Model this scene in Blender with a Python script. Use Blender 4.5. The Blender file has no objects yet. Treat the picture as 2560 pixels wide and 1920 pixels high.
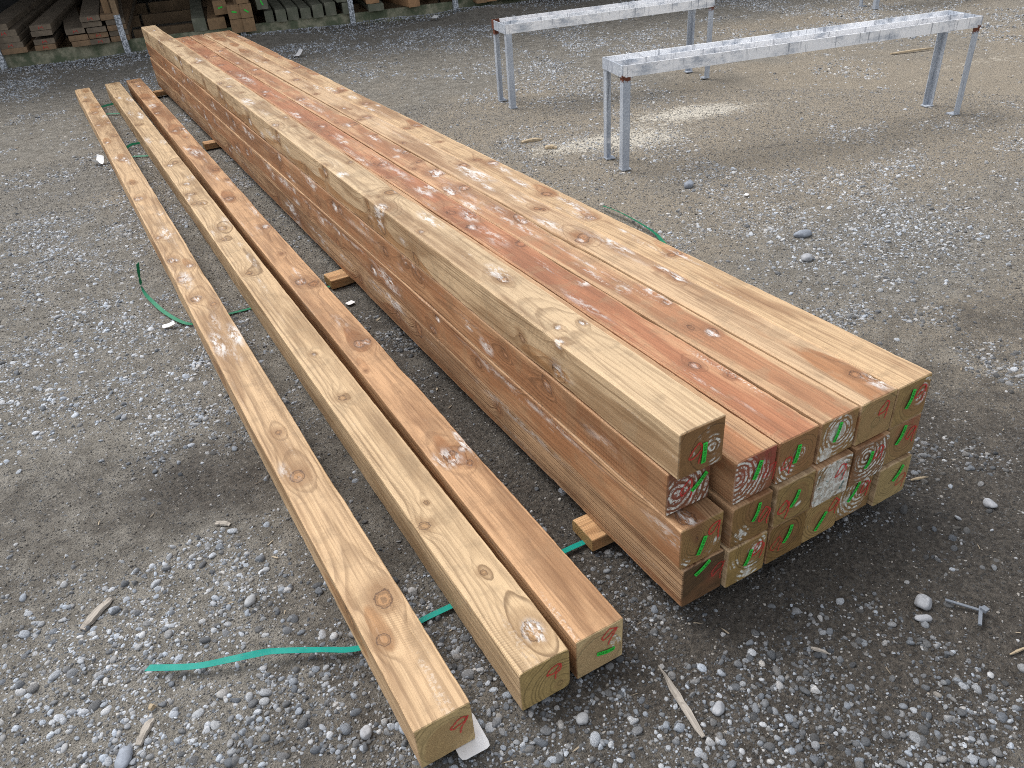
import bpy, math, random
import numpy as np
from mathutils import Vector, Matrix

SC = bpy.context.scene
COL = SC.collection
R = math.radians
rng = np.random.default_rng(7)
random.seed(7)

# ------------------------------------------------------------------ helpers
def sm(a, b, x):
    t = np.clip((x - a) / (b - a), 0, 1)
    return t * t * (3 - 2 * t)

def vnoise(x, y, z=0.0, seed=0):
    """smooth value noise in numpy, range -1..1"""
    x, y, z = np.broadcast_arrays(np.asarray(x, float), np.asarray(y, float), np.asarray(z, float))
    xi, yi, zi = np.floor(x).astype(np.int64), np.floor(y).astype(np.int64), np.floor(z).astype(np.int64)
    fx, fy, fz = x - xi, y - yi, z - zi
    fx = fx * fx * (3 - 2 * fx); fy = fy * fy * (3 - 2 * fy); fz = fz * fz * (3 - 2 * fz)
    def h(a, b, c):
        n = (a * 374761393 + b * 668265263 + c * 2147483647 * 7 + seed * 974634777) & 0xffffffff
        n = ((n ^ (n >> 13)) * 1274126177) & 0xffffffff
        n = ((n ^ (n >> 16)) * 2246822519) & 0xffffffff
        return ((n ^ (n >> 15)) & 0xffffff) / float(0xffffff) * 2 - 1
    r = 0
    for dx in (0, 1):
        wx = fx if dx else 1 - fx
        for dy in (0, 1):
            wy = fy if dy else 1 - fy
            for dz in (0, 1):
                wz = fz if dz else 1 - fz
                r = r + wx * wy * wz * h(xi + dx, yi + dy, zi + dz)
    return r

def fbm(x, y, z=0.0, seed=0, o=3):
    r, a, f = 0, 1.0, 1.0
    for k in range(o):
        r = r + a * vnoise(x * f, y * f, z * f, seed + k * 17)
        a *= .5; f *= 2.03
    return r / 1.75

def mesh_obj(name, V, F, mat=None, parent=None, attrs=None, smooth=False):
    me = bpy.data.meshes.new(name)
    V = np.asarray(V, float)
    me.from_pydata(V.tolist() if len(V) < 50 else V.tolist(), [], F)
    if attrs:
        for k, v in attrs.items():
            a = me.attributes.new(k, 'FLOAT', 'POINT')
            a.data.foreach_set('value', np.asarray(v, np.float32))
    if mat:
        me.materials.append(mat)
    if smooth:
        me.polygons.foreach_set('use_smooth', [True] * len(me.polygons))
    me.update()
    o = bpy.data.objects.new(name, me)
    COL.objects.link(o)
    if parent:
        o.parent = parent
    return o

def tag(o, label=None, cat=None, group=None, kind=None):
    if label: o['label'] = label
    if cat: o['category'] = cat
    if group: o['group'] = group
    if kind: o['kind'] = kind
    return o

def empty(name, loc, rz=0):
    o = bpy.data.objects.new(name, None)
    COL.objects.link(o)
    o.empty_display_size = .1
    o.location = loc
    o.rotation_euler = (0, 0, rz)
    return o

class MB:
    """collects boxes and strips into one mesh"""
    def __init__(s): s.V = []; s.F = []
    def add(s, V, F):
        n = len(s.V); s.V += [tuple(v) for v in V]; s.F += [tuple(i + n for i in f) for f in F]
    def box(s, x0, x1, y0, y1, z0, z1, M=None, c=0.0):
        # box with chamfered long edges when c > 0 (chamfer runs along y)
        if c <= 0:
            V = [(x, y, z) for x in (x0, x1) for y in (y0, y1) for z in (z0, z1)]
            F = [(0, 1, 3, 2), (4, 6, 7, 5), (0, 4, 5, 1), (2, 3, 7, 6), (0, 2, 6, 4), (1, 5, 7, 3)]
        else:
            pr = [(x0 + c, z0), (x1 - c, z0), (x1, z0 + c), (x1, z1 - c), (x1 - c, z1), (x0 + c, z1), (x0, z1 - c), (x0, z0 + c)]
            V = [(x, y, z) for y in (y0, y1) for x, z in pr]
            F = [tuple(range(8)), tuple(reversed(range(8, 16)))]
            for i in range(8):
                j = (i + 1) % 8
                F.append((i, i + 8, j + 8, j))
        if M is not None: V = [tuple(M @ Vector(v)) for v in V]
        s.add(V, F)
    def build(s, name, mat, parent=None, smooth=False):
        o = mesh_obj(name, s.V, s.F, mat, parent, smooth=smooth)
        return o

# ------------------------------------------------------------------ node helpers
class NT:
    def __init__(s, name):
        s.m = bpy.data.materials.new(name); s.m.use_nodes = True
        s.t = s.m.node_tree; s.t.nodes.clear()
        s.out = s.t.nodes.new('ShaderNodeOutputMaterial')
        s.b = s.t.nodes.new('ShaderNodeBsdfPrincipled')
        s.t.links.new(s.b.outputs[0], s.out.inputs[0])
    def n(s, ty, **kw):
        x = s.t.nodes.new(ty)
        for k, v in kw.items(): setattr(x, k, v)
        return x
    def put(s, sock, v):
        if hasattr(v, 'is_output') or isinstance(v, bpy.types.NodeSocket): s.t.links.new(v, sock)
        else:
            if isinstance(v, (tuple, list)) and len(v) == 3 and sock.type == 'RGBA': v = (*v, 1)
            sock.default_value = v
    def attr(s, nm, ty='GEOMETRY', out='Fac'):
        return s.n('ShaderNodeAttribute', attribute_name=nm, attribute_type=ty).outputs[out]
    def math(s, op, a, b=0.0, c=0.0, clamp=False):
        x = s.n('ShaderNodeMath', operation=op, use_clamp=clamp)
        s.put(x.inputs[0], a); s.put(x.inputs[1], b); s.put(x.inputs[2], c)
        return x.outputs[0]
    def mix(s, f, a, b, blend='MIX'):
        x = s.n('ShaderNodeMix', data_type='RGBA', blend_type=blend)
        s.put(x.inputs[0], f); s.put(x.inputs[6], a); s.put(x.inputs[7], b)
        return x.outputs[2]
    def ss(s, v, a, b, o0=0.0, o1=1.0):
        x = s.n('ShaderNodeMapRange', interpolation_type='SMOOTHSTEP')
        s.put(x.inputs[0], v)
        for i, q in enumerate((a, b, o0, o1)): s.put(x.inputs[i + 1], q)
        return x.outputs[0]
    def coord(s, kind='Object'):
        return s.n('ShaderNodeTexCoord').outputs[kind]
    def mapv(s, v, scale=(1, 1, 1), loc=(0, 0, 0), rot=(0, 0, 0)):
        x = s.n('ShaderNodeMapping'); s.put(x.inputs[0], v)
        x.inputs['Scale'].default_value = scale; x.inputs['Location'].default_value = loc; x.inputs['Rotation'].default_value = rot
        return x.outputs[0]
    def noise(s, v, sc, det=3, rough=.55, out='Fac'):
        x = s.n('ShaderNodeTexNoise'); s.put(x.inputs['Vector'], v)
        x.inputs['Scale'].default_value = sc; x.inputs['Detail'].default_value = det; x.inputs['Roughness'].default_value = rough
        return x.outputs[out]
    def vor(s, v, sc, feature='F1', out='Distance'):
        x = s.n('ShaderNodeTexVoronoi', feature=feature); s.put(x.inputs['Vector'], v)
        x.inputs['Scale'].default_value = sc
        return x.outputs[out]
    def bump(s, h, dist, strength=1.0, normal=None):
        x = s.n('ShaderNodeBump'); s.put(x.inputs['Height'], h)
        x.inputs['Distance'].default_value = dist; x.inputs['Strength'].default_value = strength
        if normal is not None: s.put(x.inputs['Normal'], normal)
        return x.outputs[0]
    def fin(s, col, rough=.7, normal=None, metal=0.0, spec=None):
        s.put(s.b.inputs['Base Color'], col); s.put(s.b.inputs['Roughness'], rough)
        s.put(s.b.inputs['Metallic'], metal)
        if spec is not None: s.put(s.b.inputs['Specular IOR Level'], spec)
        if normal is not None: s.put(s.b.inputs['Normal'], normal)
        return s.m

# ------------------------------------------------------------------ wood
def wood_mat(name, sap=(.50, .37, .19), heart=(.38, .19, .085), ringsp=.0075, ring=.45, endc=(.24, .18, .09),
             white=.0, wet_shade=.0, redend=0.0, seed=0, face_white=.35, endwhite=1.0, teal=0.0):
    endc = (endc[0] * 1.22, endc[1] * 1.10, endc[2] * .88)
    sap = (sap[0] * 1.02, sap[1] * .92, sap[2] * .84)
    heart = (heart[0] * 1.0, heart[1] * .92, heart[2] * .84)
    m = NT(name)
    co = m.coord()
    ring_a, knot, heart_a, endf, wh, red, edge = [m.attr(k) for k in ('ring', 'knot', 'heart', 'endf', 'white', 'red', 'edge')]
    off = (seed * 3.7, seed * 1.3, seed * 2.1)
    fib = m.noise(m.mapv(co, (170, 5, 170), off), 1.0, 3, .6)
    fib2 = m.noise(m.mapv(co, (60, 1.4, 60), off), 1.0, 3, .6)
    blotch = m.noise(m.mapv(co, (9, 2.2, 9), off), 1.0, 4, .6)
    grit = m.noise(m.mapv(co, (1, 1, 1), off), 420, 2, .6)
    # growth rings: narrow dark latewood line per ring
    wob = m.math('MULTIPLY', m.math('SUBTRACT', m.noise(m.mapv(co, (40, 6, 40), off), 1.0, 2), .5), .004)
    ph = m.math('DIVIDE', m.math('ADD', ring_a, wob), ringsp)
    fr = m.math('FRACT', ph)
    late = m.math('MULTIPLY', m.ss(fr, .35, .82), m.ss(fr, .88, 1.0, 1.0, 0.0))
    # per-ring strength variation
    rid = m.noise(m.n('ShaderNodeCombineXYZ').outputs[0], 1)  # placeholder constant
    cx = m.n('ShaderNodeCombineXYZ'); m.put(cx.inputs[0], m.math('FLOOR', ph)); m.put(cx.inputs[1], float(seed))
    wn = m.n('ShaderNodeTexWhiteNoise', noise_dimensions='3D'); m.put(wn.inputs[0], cx.outputs[0])
    rv = m.math('MULTIPLY_ADD', m.math('POWER', wn.outputs[0], 2.0), 1.3, .12)
    lf = m.math('MULTIPLY', late, rv)
    h = m.ss(m.math('ADD', heart_a, m.math('MULTIPLY', m.math('SUBTRACT', blotch, .5), 1.7)), .34, .66)
    base = m.mix(h, sap, heart)
    # big tone drift and fibres
    base = m.mix(m.ss(m.noise(m.mapv(co, (8.5, 1.3, 8.5), (seed, 9, 3)), 1.0, 4, .58), .47, .60, 0, .65), base, tuple(c * .60 for c in heart))
    base = m.mix(m.ss(m.noise(m.mapv(co, (11, 1.6, 11), (seed, 2, 8)), 1.0, 4, .6), .52, .66, 0, .5), base, tuple(min(1, c * 1.22) for c in sap))
    # stains running across the grain
    base = m.mix(m.ss(m.noise(m.mapv(co, (7, 9, 7), (seed, 6, 1)), 1.0, 4, .65), .52, .62, 0, .45), base, tuple(c * .62 for c in sap))
    base = m.mix(m.ss(fib2, .48, .8, 0, .16), base, tuple(min(1, c * 1.35) for c in sap))
    base = m.mix(m.ss(fib, .44, .66, 0, .42), base, tuple(c * .45 for c in heart))
    dark = tuple(c * .42 for c in heart)
    side = m.mix(m.math('MULTIPLY', lf, ring), base, dark)
    # bandsaw marks: fine ticks across the grain in patches
    saw = m.n('ShaderNodeTexWave', wave_type='BANDS', bands_direction='Y')
    m.put(saw.inputs[0], m.mapv(co, (1, 1, 1), off, (0, 0, .22))); saw.inputs['Scale'].default_value = 48; saw.inputs['Distortion'].default_value = .6
    sawm = m.math('MULTIPLY', m.ss(m.noise(m.mapv(co, (5, 1.1, 5), off), 1.0, 2), .5, .68), m.ss(saw.outputs['Fac'], .35, .75))
    side = m.mix(m.math('MULTIPLY', sawm, .30), side, dark)
    # end grain
    end = m.mix(m.ss(m.noise(co, 60, 3), .3, .75, 0, .8), endc, tuple(c * .62 for c in endc))
    end = m.mix(m.math('MULTIPLY', h, .55), end, tuple(c * .62 for c in heart))
    end = m.mix(m.math('MULTIPLY', lf, .75), end, tuple(c * .35 for c in endc))
    end = m.mix(m.ss(m.noise(m.mapv(co, (1, 1, 1), (seed, 8, 2)), 18, 4, .65), .5, .66, 0, .5), end, tuple(c * .45 for c in endc))
    end = m.mix(m.ss(grit, .35, .75, 0, .5), end, tuple(min(1, c * 1.5) for c in endc))
    red_d = m.math('MULTIPLY', red, m.ss(m.noise(co, 45, 3), .2, .6))
    end = m.mix(m.math('MULTIPLY', red_d, .8), end, (.33, .06, .05))
    irr = m.math('MULTIPLY', m.math('SUBTRACT', m.noise(co, 28, 4, .65), .5), 1.0)
    fr2 = m.math('FRACT', m.math('ADD', m.math('MULTIPLY', ph, .62), irr))
    band = m.math('MULTIPLY', m.ss(fr2, .12, .28), m.ss(fr2, .62, .8, 1, 0))
    patch = m.ss(m.noise(co, 62, 5, .72), .44, .54)
    ringy = m.math('MAXIMUM', band, m.ss(wh, 1.1, 1.5))
    wm = m.math('MULTIPLY', m.math('MULTIPLY', m.ss(wh, .22, .6), ringy), m.math('MAXIMUM', patch, m.ss(wh, .8, 1.5, 0, .45)))
    end = m.mix(m.math('MULTIPLY', wm, endwhite), end, m.mix(m.noise(co, 50), (.56, .58, .52), (.84, .83, .78)))
    if teal:
        end = m.mix(m.ss(m.noise(m.mapv(co, (1, 1, 1), (3, 1, 2)), 38, 3), .58, .64, 0, teal), end, (.08, .16, .15))
    col = m.mix(endf, side, end)
    # knots
    kn = m.noise(co, 140, 3)
    kn2 = m.noise(co, 38, 3, .6)
    kd = m.math('ADD', knot, m.math('ADD', m.math('MULTIPLY', m.math('SUBTRACT', kn, .5), .5), m.math('MULTIPLY', m.math('SUBTRACT', kn2, .5), 1.1)))
    kring = m.math('MULTIPLY', m.math('SINE', m.math('MULTIPLY', kd, 11)), .5)
    kcol = m.mix(m.ss(kring, -.3, .5, 0, .7), tuple(c * .95 for c in heart), tuple(c * .38 for c in heart))
    col = m.mix(m.ss(kd, 1.2, 3.2, .62, 0), col, tuple(c * .62 for c in heart))
    col = m.mix(m.ss(kd, .88, 1.08, .9, 0), col, kcol)
    rim = m.math('MULTIPLY', m.ss(kd, .82, .95), m.ss(kd, 1.0, 1.16, 1, 0))
    col = m.mix(m.math('MULTIPLY', rim, .75), col, (.06, .03, .018))
    # white resin / chalk on faces
    side_w = m.math('MULTIPLY', m.math('SUBTRACT', 1.0, endf), m.math('MULTIPLY', m.ss(wh, .12, .75), m.ss(m.noise(m.mapv(co, (1, .30, 1), off), 55, 5, .75), .44, .56)))
    crk = m.ss(m.noise(m.mapv(co, (90, 25, 90), off), 1, 4, .7), .5, .62)
    side_w = m.math('MULTIPLY', side_w, m.math('MULTIPLY_ADD', crk, -.55, 1.0))
    col = m.mix(m.math('MULTIPLY', side_w, .9), col, m.mix(kn2, (.84, .82, .78), (.55, .52, .50)))
    # faint chalky streaks everywhere
    st = m.math('MULTIPLY', m.ss(m.noise(m.mapv(co, (26, 1.7, 26), (seed, 5, 2)), 1.0, 4, .6), .60, .72), m.ss(m.noise(m.mapv(co, (1, 1, 1), off), 130, 3, .7), .45, .62))
    st = m.math('MULTIPLY', st, m.math('SUBTRACT', 1.0, endf))
    col = m.mix(m.math('MULTIPLY', st, face_white), col, (.74, .68, .60))
    # sharp arris slightly paler, fuzzy
    col = m.mix(m.math('MULTIPLY', edge, m.ss(grit, .3, .7, .1, .55)), col, tuple(min(1, c * 1.4) for c in sap))
    # grime
    col = m.mix(m.ss(m.noise(m.mapv(co, (1, .5, 1), off), 28, 5, .7), .60, .75, 0, .28), col, (.10, .07, .045))
    # specks
    sp = m.ss(m.vor(m.mapv(co, (1, .6, 1), off), 95), .0, .09, .55, 0)
    col = m.mix(sp, col, (.07, .04, .025))
    hgt = m.math('ADD', m.math('MULTIPLY', fib, .5), m.math('ADD', m.math('MULTIPLY', lf, -.5), m.math('ADD', m.math('MULTIPLY', grit, .6), m.math('MULTIPLY', sawm, -.5))))
    nb = m.bump(hgt, .0012, .8)
    return m.fin(col, m.math('MULTIPLY_ADD', fib2, .25, .48), nb, spec=.35)

H = .0625            # half section
W = .125
def post_mesh(name, L, mat, pith=(0, 0), heartR=.06, knots=(), whites=(), endwhites=(), reds=(), seed=0,
              fine=True, wob=1.0, n=14, drift=.016, sec=(W, W), heartw=.018, pith2=None, auto=0, c_single=False, rc=.0022):
    """Sawn post from y=0 (near end) to y=L, base centre at the origin of x, z from 0 to sec[1].
    knots: (face, s, cross, radius, white).  cross is in metres from the centre line."""
    w, hh = sec
    hx, hz = w / 2, hh / 2
    r = rc
    t = np.linspace(0, 1, n + 1)
    prof, cap = [], []
    for k in range(4):
        if k == 0: a = [( -hx + r + (2 * hx - 2 * r) * q, hz) for q in t]      # top, left->right
        if k == 1: a = [(hx, hz - r - (2 * hz - 2 * r) * q) for q in t]
        if k == 2: a = [(hx - r - (2 * hx - 2 * r) * q, -hz) for q in t]
        if k == 3: a = [(-hx, -hz + r + (2 * hz - 2 * r) * q) for q in t]
        prof += a
    P = np.array(prof)
    m4 = len(P)
    # rings along the length
    ys = [r]
    y = r
    st = .008 if fine else .05
    while y < L - r - .03:
        y += st
        if fine: st = min(.03, st * 1.006)
        ys.append(min(y, L - r))
    if ys[-1] < L - r - 1e-4: ys.append(L - r)
    ys = np.array(ys); ny = len(ys)
    X = np.tile(P[:, 0], ny); Z = np.tile(P[:, 1], ny); Y = np.repeat(ys, m4)
    V = [np.stack([X, Y, Z], 1)]
    i0 = np.arange(ny - 1)[:, None] * m4 + np.arange(m4)[None, :]
    j0 = np.arange(ny - 1)[:, None] * m4 + (np.arange(m4)[None, :] + 1) % m4
    F = np.stack([i0.ravel(), (i0 + m4).ravel(), (j0 + m4).ravel(), j0.ravel()], 1).tolist()
    # caps
    g = np.stack(np.meshgrid(t, t, indexing='ij'), -1).reshape(-1, 2)
    N = n + 1
    def cid(i, j): return i * N + j
    for e in (0, 1):
        base = sum(len(v) for v in V)
        yy = 0 if e == 0 else L
        cxp = -hx + r + (2 * hx - 2 * r) * g[:, 0]; czp = -hz + r + (2 * hz - 2 * r) * g[:, 1]
        V.append(np.stack([cxp, np.full(len(g), yy), czp], 1))
        for i in range(n):
            for j in range(n):
                q = [base + cid(i, j), base + cid(i + 1, j), base + cid(i + 1, j + 1), base + cid(i, j + 1)]
                F.append(q if e == 0 else q[::-1])
        off = 0 if e == 0 else (ny - 1) * m4
        bnd = [[cid(i, n) for i in range(N)], [cid(n, n - j) for j in range(N)], [cid(n - i, 0) for i in range(N)], [cid(0, j) for j in range(N)]]
        for k in range(4):
            for i in range(n):
                q = [base + bnd[k][i], base + bnd[k][i + 1], off + k * N + i + 1, off + k * N + i]
                F.append(q[::-1] if e == 0 else q)
            q = [off + k * N + n, off + ((k + 1) % 4) * N, base + bnd[k][n]]
            F.append(q if e == 0 else q[::-1])
    V = np.concatenate(V)
    ncap = 2 * len(g); nside = ny * m4
    endf = np.zeros(len(V)); endf[nside:] = 1
    x, s, z = V[:, 0], V[:, 1], V[:, 2]
    # pith line wanders along the post
    mv = sm(0, 1.0, s)
    p2 = pith2 or pith
    px = (pith[0] + (p2[0] - pith[0]) * mv) * w + drift * vnoise(s * .45, seed * 3.1, 0, seed) - drift * vnoise(0, seed * 3.1, 0, seed) + .006 * (vnoise(s * 2.1, 5.5, 0, seed) - vnoise(0, 5.5, 0, seed))
    pz = (pith[1] + (p2[1] - pith[1]) * mv) * hh + drift * vnoise(s * .45, seed * 1.7 + 9, 0, seed) - drift * vnoise(0, seed * 1.7 + 9, 0, seed) + .006 * (vnoise(s * 2.3, 8.5, 0, seed) - vnoise(0, 8.5, 0, seed))
    rd = np.hypot(x - px, z - pz)
    knots = list(knots)
    if auto:      # further whorls of branch knots down the post
        rk = random.Random(seed * 7 + 1)
        s_ = .9
        while s_ < L - .2:
            s_ += rk.uniform(.28, .62)
            for q_ in range(rk.choice((1, 1, 2))):
                sw_ = s_ + rk.uniform(-.05, .05)
                if auto & 1 and rk.random() < .8: knots.append(('T', sw_, rk.uniform(-.05, .05), rk.uniform(.007, .021), rk.choice((0, 0, .3, .6, 1.0))))
                if auto & 2 and rk.random() < .8: knots.append(('L', sw_ + rk.uniform(-.03, .03), rk.uniform(-.05, .05), rk.uniform(.008, .018), rk.choice((0, .3, .7, 1.0))))
    rr = rd + .0035 * fbm(x * 22, s * 1.5, z * 22, seed + 3) + .0015 * fbm(x * 70, s * 5, z * 70, seed + 4)
    kf = np.full(len(V), 4.0)
    wh = np.zeros(len(V))
    for kk in knots:
        face, ks, kc, kr, kw = kk
        if face == 'T': K = np.array([kc, ks, hz])
        elif face == 'L': K = np.array([-hx, ks, kc])
        elif face == 'R': K = np.array([hx, ks, kc])
        pxi = np.interp(ks, s[:nside:m4], px[:nside:m4]); pzi = np.interp(ks, s[:nside:m4], pz[:nside:m4])
        O = np.array([pxi, ks - .035, pzi])
        ax = K - O; Lx = np.linalg.norm(ax); ax = ax / max(Lx, 1e-6)
        near = np.abs(s - ks) < kr * 9 + .05
        D = V[near] - O
        tt = D @ ax
        pp = D - tt[:, None] * ax
        d = np.sqrt(pp[:, 0]**2 + (pp[:, 1] / 1.3)**2 + pp[:, 2]**2)
        taper = np.clip(tt / Lx, .15, 1.2)
        d = d / (kr * taper)
        d = np.where(tt < 0, 9, d)
        dd = np.sqrt(pp[:, 0]**2 + (pp[:, 1] / 2.1)**2 + pp[:, 2]**2) / (kr * taper)
        dd = np.where(tt < 0, 9, dd)
        rr[near] += -(.010 + kr * .8) * np.exp(-(dd / 2.3)**2)
        kf[near] = np.minimum(kf[near], d)
        if kw > 0:
            dk = V[near] - K
            dw = np.sqrt(dk[:, 0]**2 + (dk[:, 1] / 1.5)**2 + dk[:, 2]**2) / kr
            wh[near] = np.maximum(wh[near], kw * np.exp(-(dw / 1.05)**2))
    whites = list(whites)
    if auto:
        rw_ = random.Random(seed * 13 + 5)
        for q_ in range(16):
            f_ = 'T' if (auto & 1 and (auto == 1 or q_ % 2)) else 'L'
            whites.append((f_, (1.7 if 40 <= seed < 43 and c_single else .7) + (L - 2.0) * rw_.random() ** 1.1, rw_.uniform(-.05, .05), rw_.uniform(.025, .13), rw_.uniform(.008, .032), rw_.uniform(.35, .85)))
    for (face, ks, kc, ls, lc, a) in whites:
        if face == 'T': q = ((s - ks) / ls)**2 + ((x - kc) / lc)**2; ok = (z > hz - .004)
        else: q = ((s - ks) / ls)**2 + ((z - kc) / lc)**2; ok = (x < -hx + .004)
        wh = np.maximum(wh, np.where(ok & (endf < .5), a * np.exp(-q), 0))
    near_end = (endf > .5) & (s < .01)
    wh[endf > .5] = 0
    for (u, v, rad, a) in endwhites:
        q = ((x - (u - .5) * w)**2 + (z - (v - .5) * hh)**2) / (rad * w)**2
        wh = np.where(near_end, np.maximum(wh, a * np.exp(-q)), wh)
    red = np.zeros(len(V))
    for (u, v, rad, a) in reds:
        q = ((x - (u - .5) * w)**2 + (z - (v - .5) * hh)**2) / (rad * w)**2
        red = np.where(near_end, np.maximum(red, a * np.exp(-q)), red)
    hk = np.zeros(len(V))
    for (face, ks, kc, kr, kw) in knots:
        K = np.array([kc, ks, hz]) if face == 'T' else np.array([-hx, ks, kc])
        nr_ = np.abs(s - ks) < .5
        d_ = np.sqrt((x[nr_] - K[0])**2 + ((s[nr_] - K[1] - .04) / 3.2)**2 + (z[nr_] - K[2])**2)
        hk[nr_] = np.maximum(hk[nr_], np.exp(-(d_ / (.02 + kr))**2) * .055 * ((ks * 37.7) % 1.0))
    heart = sm(heartR + heartw, heartR - heartw, rd - hk + .02 * fbm(x * 8, s * .9, z * 8, seed + 11))
    edge = ((np.abs(np.abs(x) - hx) < r * 1.05) & (np.abs(np.abs(z) - hz) < r * 1.05)).astype(float) * (1 - endf)
    # wane and knocked arrises: corners pulled in here and there
    for ci, (sx_, sz_) in enumerate(((-1, 1), (1, 1), (-1, -1), (1, -1))):
        dx_ = hx - sx_ * x; dz_ = hz - sz_ * z
        q = np.exp(-((np.maximum(dx_, 0) + np.maximum(dz_, 0)) / .007))
        a_ = np.clip(fbm(s * 2.3, ci * 7.7, 0, seed + 31, 4) - .18, 0, 1) * .012 * wob + .0012 * np.clip(vnoise(s * 38, ci, 0, seed + 5), 0, 1)
        V[:, 0] -= sx_ * a_ * q; V[:, 2] -= sz_ * a_ * q
    for (face, ks, kc, kr, kw) in knots:
        if kw >= .8 and face in 'TL':
            K = np.array([kc, ks, hz]) if face == 'T' else np.array([-hx, ks, kc])
            nrv = np.abs(s - ks) < .12
            d_ = np.sqrt(((np.stack([x, s, z], 1)[nrv] - K)**2 * np.array([1, .5, 1])).sum(1)) / kr
            dep_ = np.exp(-d_**2) * .005 * (1 + .8 * vnoise(x[nrv] * 120, s[nrv] * 120, z[nrv] * 120, seed))
            if face == 'T': V[nrv, 2] -= dep_
            else: V[nrv, 0] += dep_
    # tiny real irregularity of sawn faces
    amp = .0007 * wob
    V[:, 0] += amp * fbm(s * 9, z * 20, 3, seed + 21) + .003 * wob * (vnoise(s * .7, 2, 0, seed) - vnoise(0, 2, 0, seed))
    V[:, 2] += amp * fbm(s * 9, x * 20, 7, seed + 22) + .0012 * wob * vnoise(s * .8, 4, 0, seed + 1)
    V[nside:, 1] += .0005 * fbm(x[nside:] * 60, z[nside:] * 60, 1, seed)
    V[:, 2] += hz
    o = mesh_obj(name, V, F, mat, attrs=dict(ring=rr, knot=kf, heart=heart, endf=endf, white=wh, red=red, edge=edge))
    return o

# ------------------------------------------------------------------ simple materials
def plastic(name, c, rough=.4, var=.25, spec=.5):
    m = NT(name); co = m.coord()
    nz = m.noise(co, 35, 4); n2 = m.noise(co, 220, 3)
    col = m.mix(m.ss(nz, .4, .7, 0, var), c, tuple(x * .55 for x in c))
    col = m.mix(m.ss(n2, .62, .72, 0, .5), col, (.18, .16, .13))
    return m.fin(col, m.math('MULTIPLY_ADD', nz, .3, rough - .1), m.bump(nz, .0006, .5), spec=spec)
M_strap = plastic('green_strap_plastic', (.0, .25, .20), .5, .25, .22)
M_strap2 = plastic('deep_green_strap_plastic', (.0, .17, .08), .45, .25, .3)
M_tag = plastic('bright_green_tag', (.03, .60, .06), .4, .1)
M_ink = plastic('dark_ink', (.005, .09, .01), .6, 0)
M_card = plastic('white_card', (.78, .78, .78), .6, .12)
M_twine = plastic('grey_metal_scrap', (.17, .19, .22), .45, .4)

def crayon(name, a):
    m = NT(name); co = m.coord()
    n1 = m.noise(co, 260, 4, .7)
    al = m.ss(n1, .30, .50, a * .35, a)
    tr = m.n('ShaderNodeBsdfTransparent'); mx = m.n('ShaderNodeMixShader')
    m.put(mx.inputs[0], al); m.t.links.new(tr.outputs[0], mx.inputs[1]); m.t.links.new(m.b.outputs[0], mx.inputs[2])
    m.t.links.new(mx.outputs[0], m.out.inputs[0])
    return m.fin((.62, .045, .04), .75)
M_cray = crayon('red_crayon', .78)
M_cray_f = crayon('faint_red_crayon', .5)

def splinter_mat(name, c):
    m = NT(name); co = m.coord()
    f = m.noise(m.mapv(co, (160, 9, 160)), 1, 4); g = m.noise(co, 60, 3)
    col = m.mix(m.ss(f, .35, .7), c, tuple(x * .5 for x in c)); col = m.mix(m.ss(g, .55, .75, 0, .5), col, (.12, .1, .08))
    return m.fin(col, .85, m.bump(f, .001, .8))
M_grey_splint = splinter_mat('weathered_splinter', (.40, .36, .31))
M_pale_splint = splinter_mat('pale_splinter', (.48, .38, .25))

def galv(name, paint=.75, seed=0.):
    m = NT(name); co = m.coord('Object')
    n1 = m.noise(m.mapv(co, (3, 3, 3), (seed, 0, 0)), 1, 4, .6)
    fine = m.noise(co, 90, 4, .65)
    run = m.noise(m.mapv(co, (55, 55, 4), (seed, 2, 0)), 1, 3, .6)
    base = m.mix(m.ss(fine, .35, .7), (.38, .42, .48), (.62, .66, .71))
    base = m.mix(m.ss(n1, .35, .65, 0, .5), base, (.27, .31, .38))
    pm = m.ss(m.noise(m.mapv(co, (6, 6, 12), (seed, 7, 0)), 1, 5, .7), .58 - paint * .34, .76 - paint * .27)
    col = m.mix(pm, base, (.92, .93, .95))
    col = m.mix(m.ss(run, .58, .68, 0, .6), col, (.16, .18, .22))
    scr = m.math('MULTIPLY', m.ss(m.vor(m.mapv(co, (9, 31, 4), (seed, 1, 0)), 1, 'DISTANCE_TO_EDGE'), .0, .010, .6, 0), m.ss(fine, .42, .58))
    col = m.mix(scr, col, (.07, .08, .1))
    rust = m.attr('rust')
    rm = m.ss(m.math('ADD', rust, m.math('MULTIPLY', m.math('SUBTRACT', m.noise(co, 70, 4, .7), .5), 1.1)), .45, .62)
    col = m.mix(rm, col, m.mix(m.noise(co, 120), (.055, .016, .012), (.22, .07, .03)))
    return m.fin(col, m.math('ADD', m.math('MULTIPLY_ADD', fine, .3, .35), m.math('MULTIPLY', rm, .3)), m.bump(m.math('ADD', fine, m.math('MULTIPLY', rm, .8)), .0012, .6), metal=.1)
M_galv_leg = galv('galvanised_leg', -.1, 1.)
M_galv_rail = galv('painted_galvanised_rail', .8, 2.)

# ------------------------------------------------------------------ ground
def blob(x, y, cx, cy, rx, ry, a=0.0):
    c, s = math.cos(a), math.sin(a)
    u = (x - cx) * c + (y - cy) * s; v = -(x - cx) * s + (y - cy) * c
    return np.exp(-((u / rx)**2 + (v / ry)**2))

def shed_line(x):   # y of the front kerb of the timber rack
    return 9.77 - .21 * x

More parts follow.
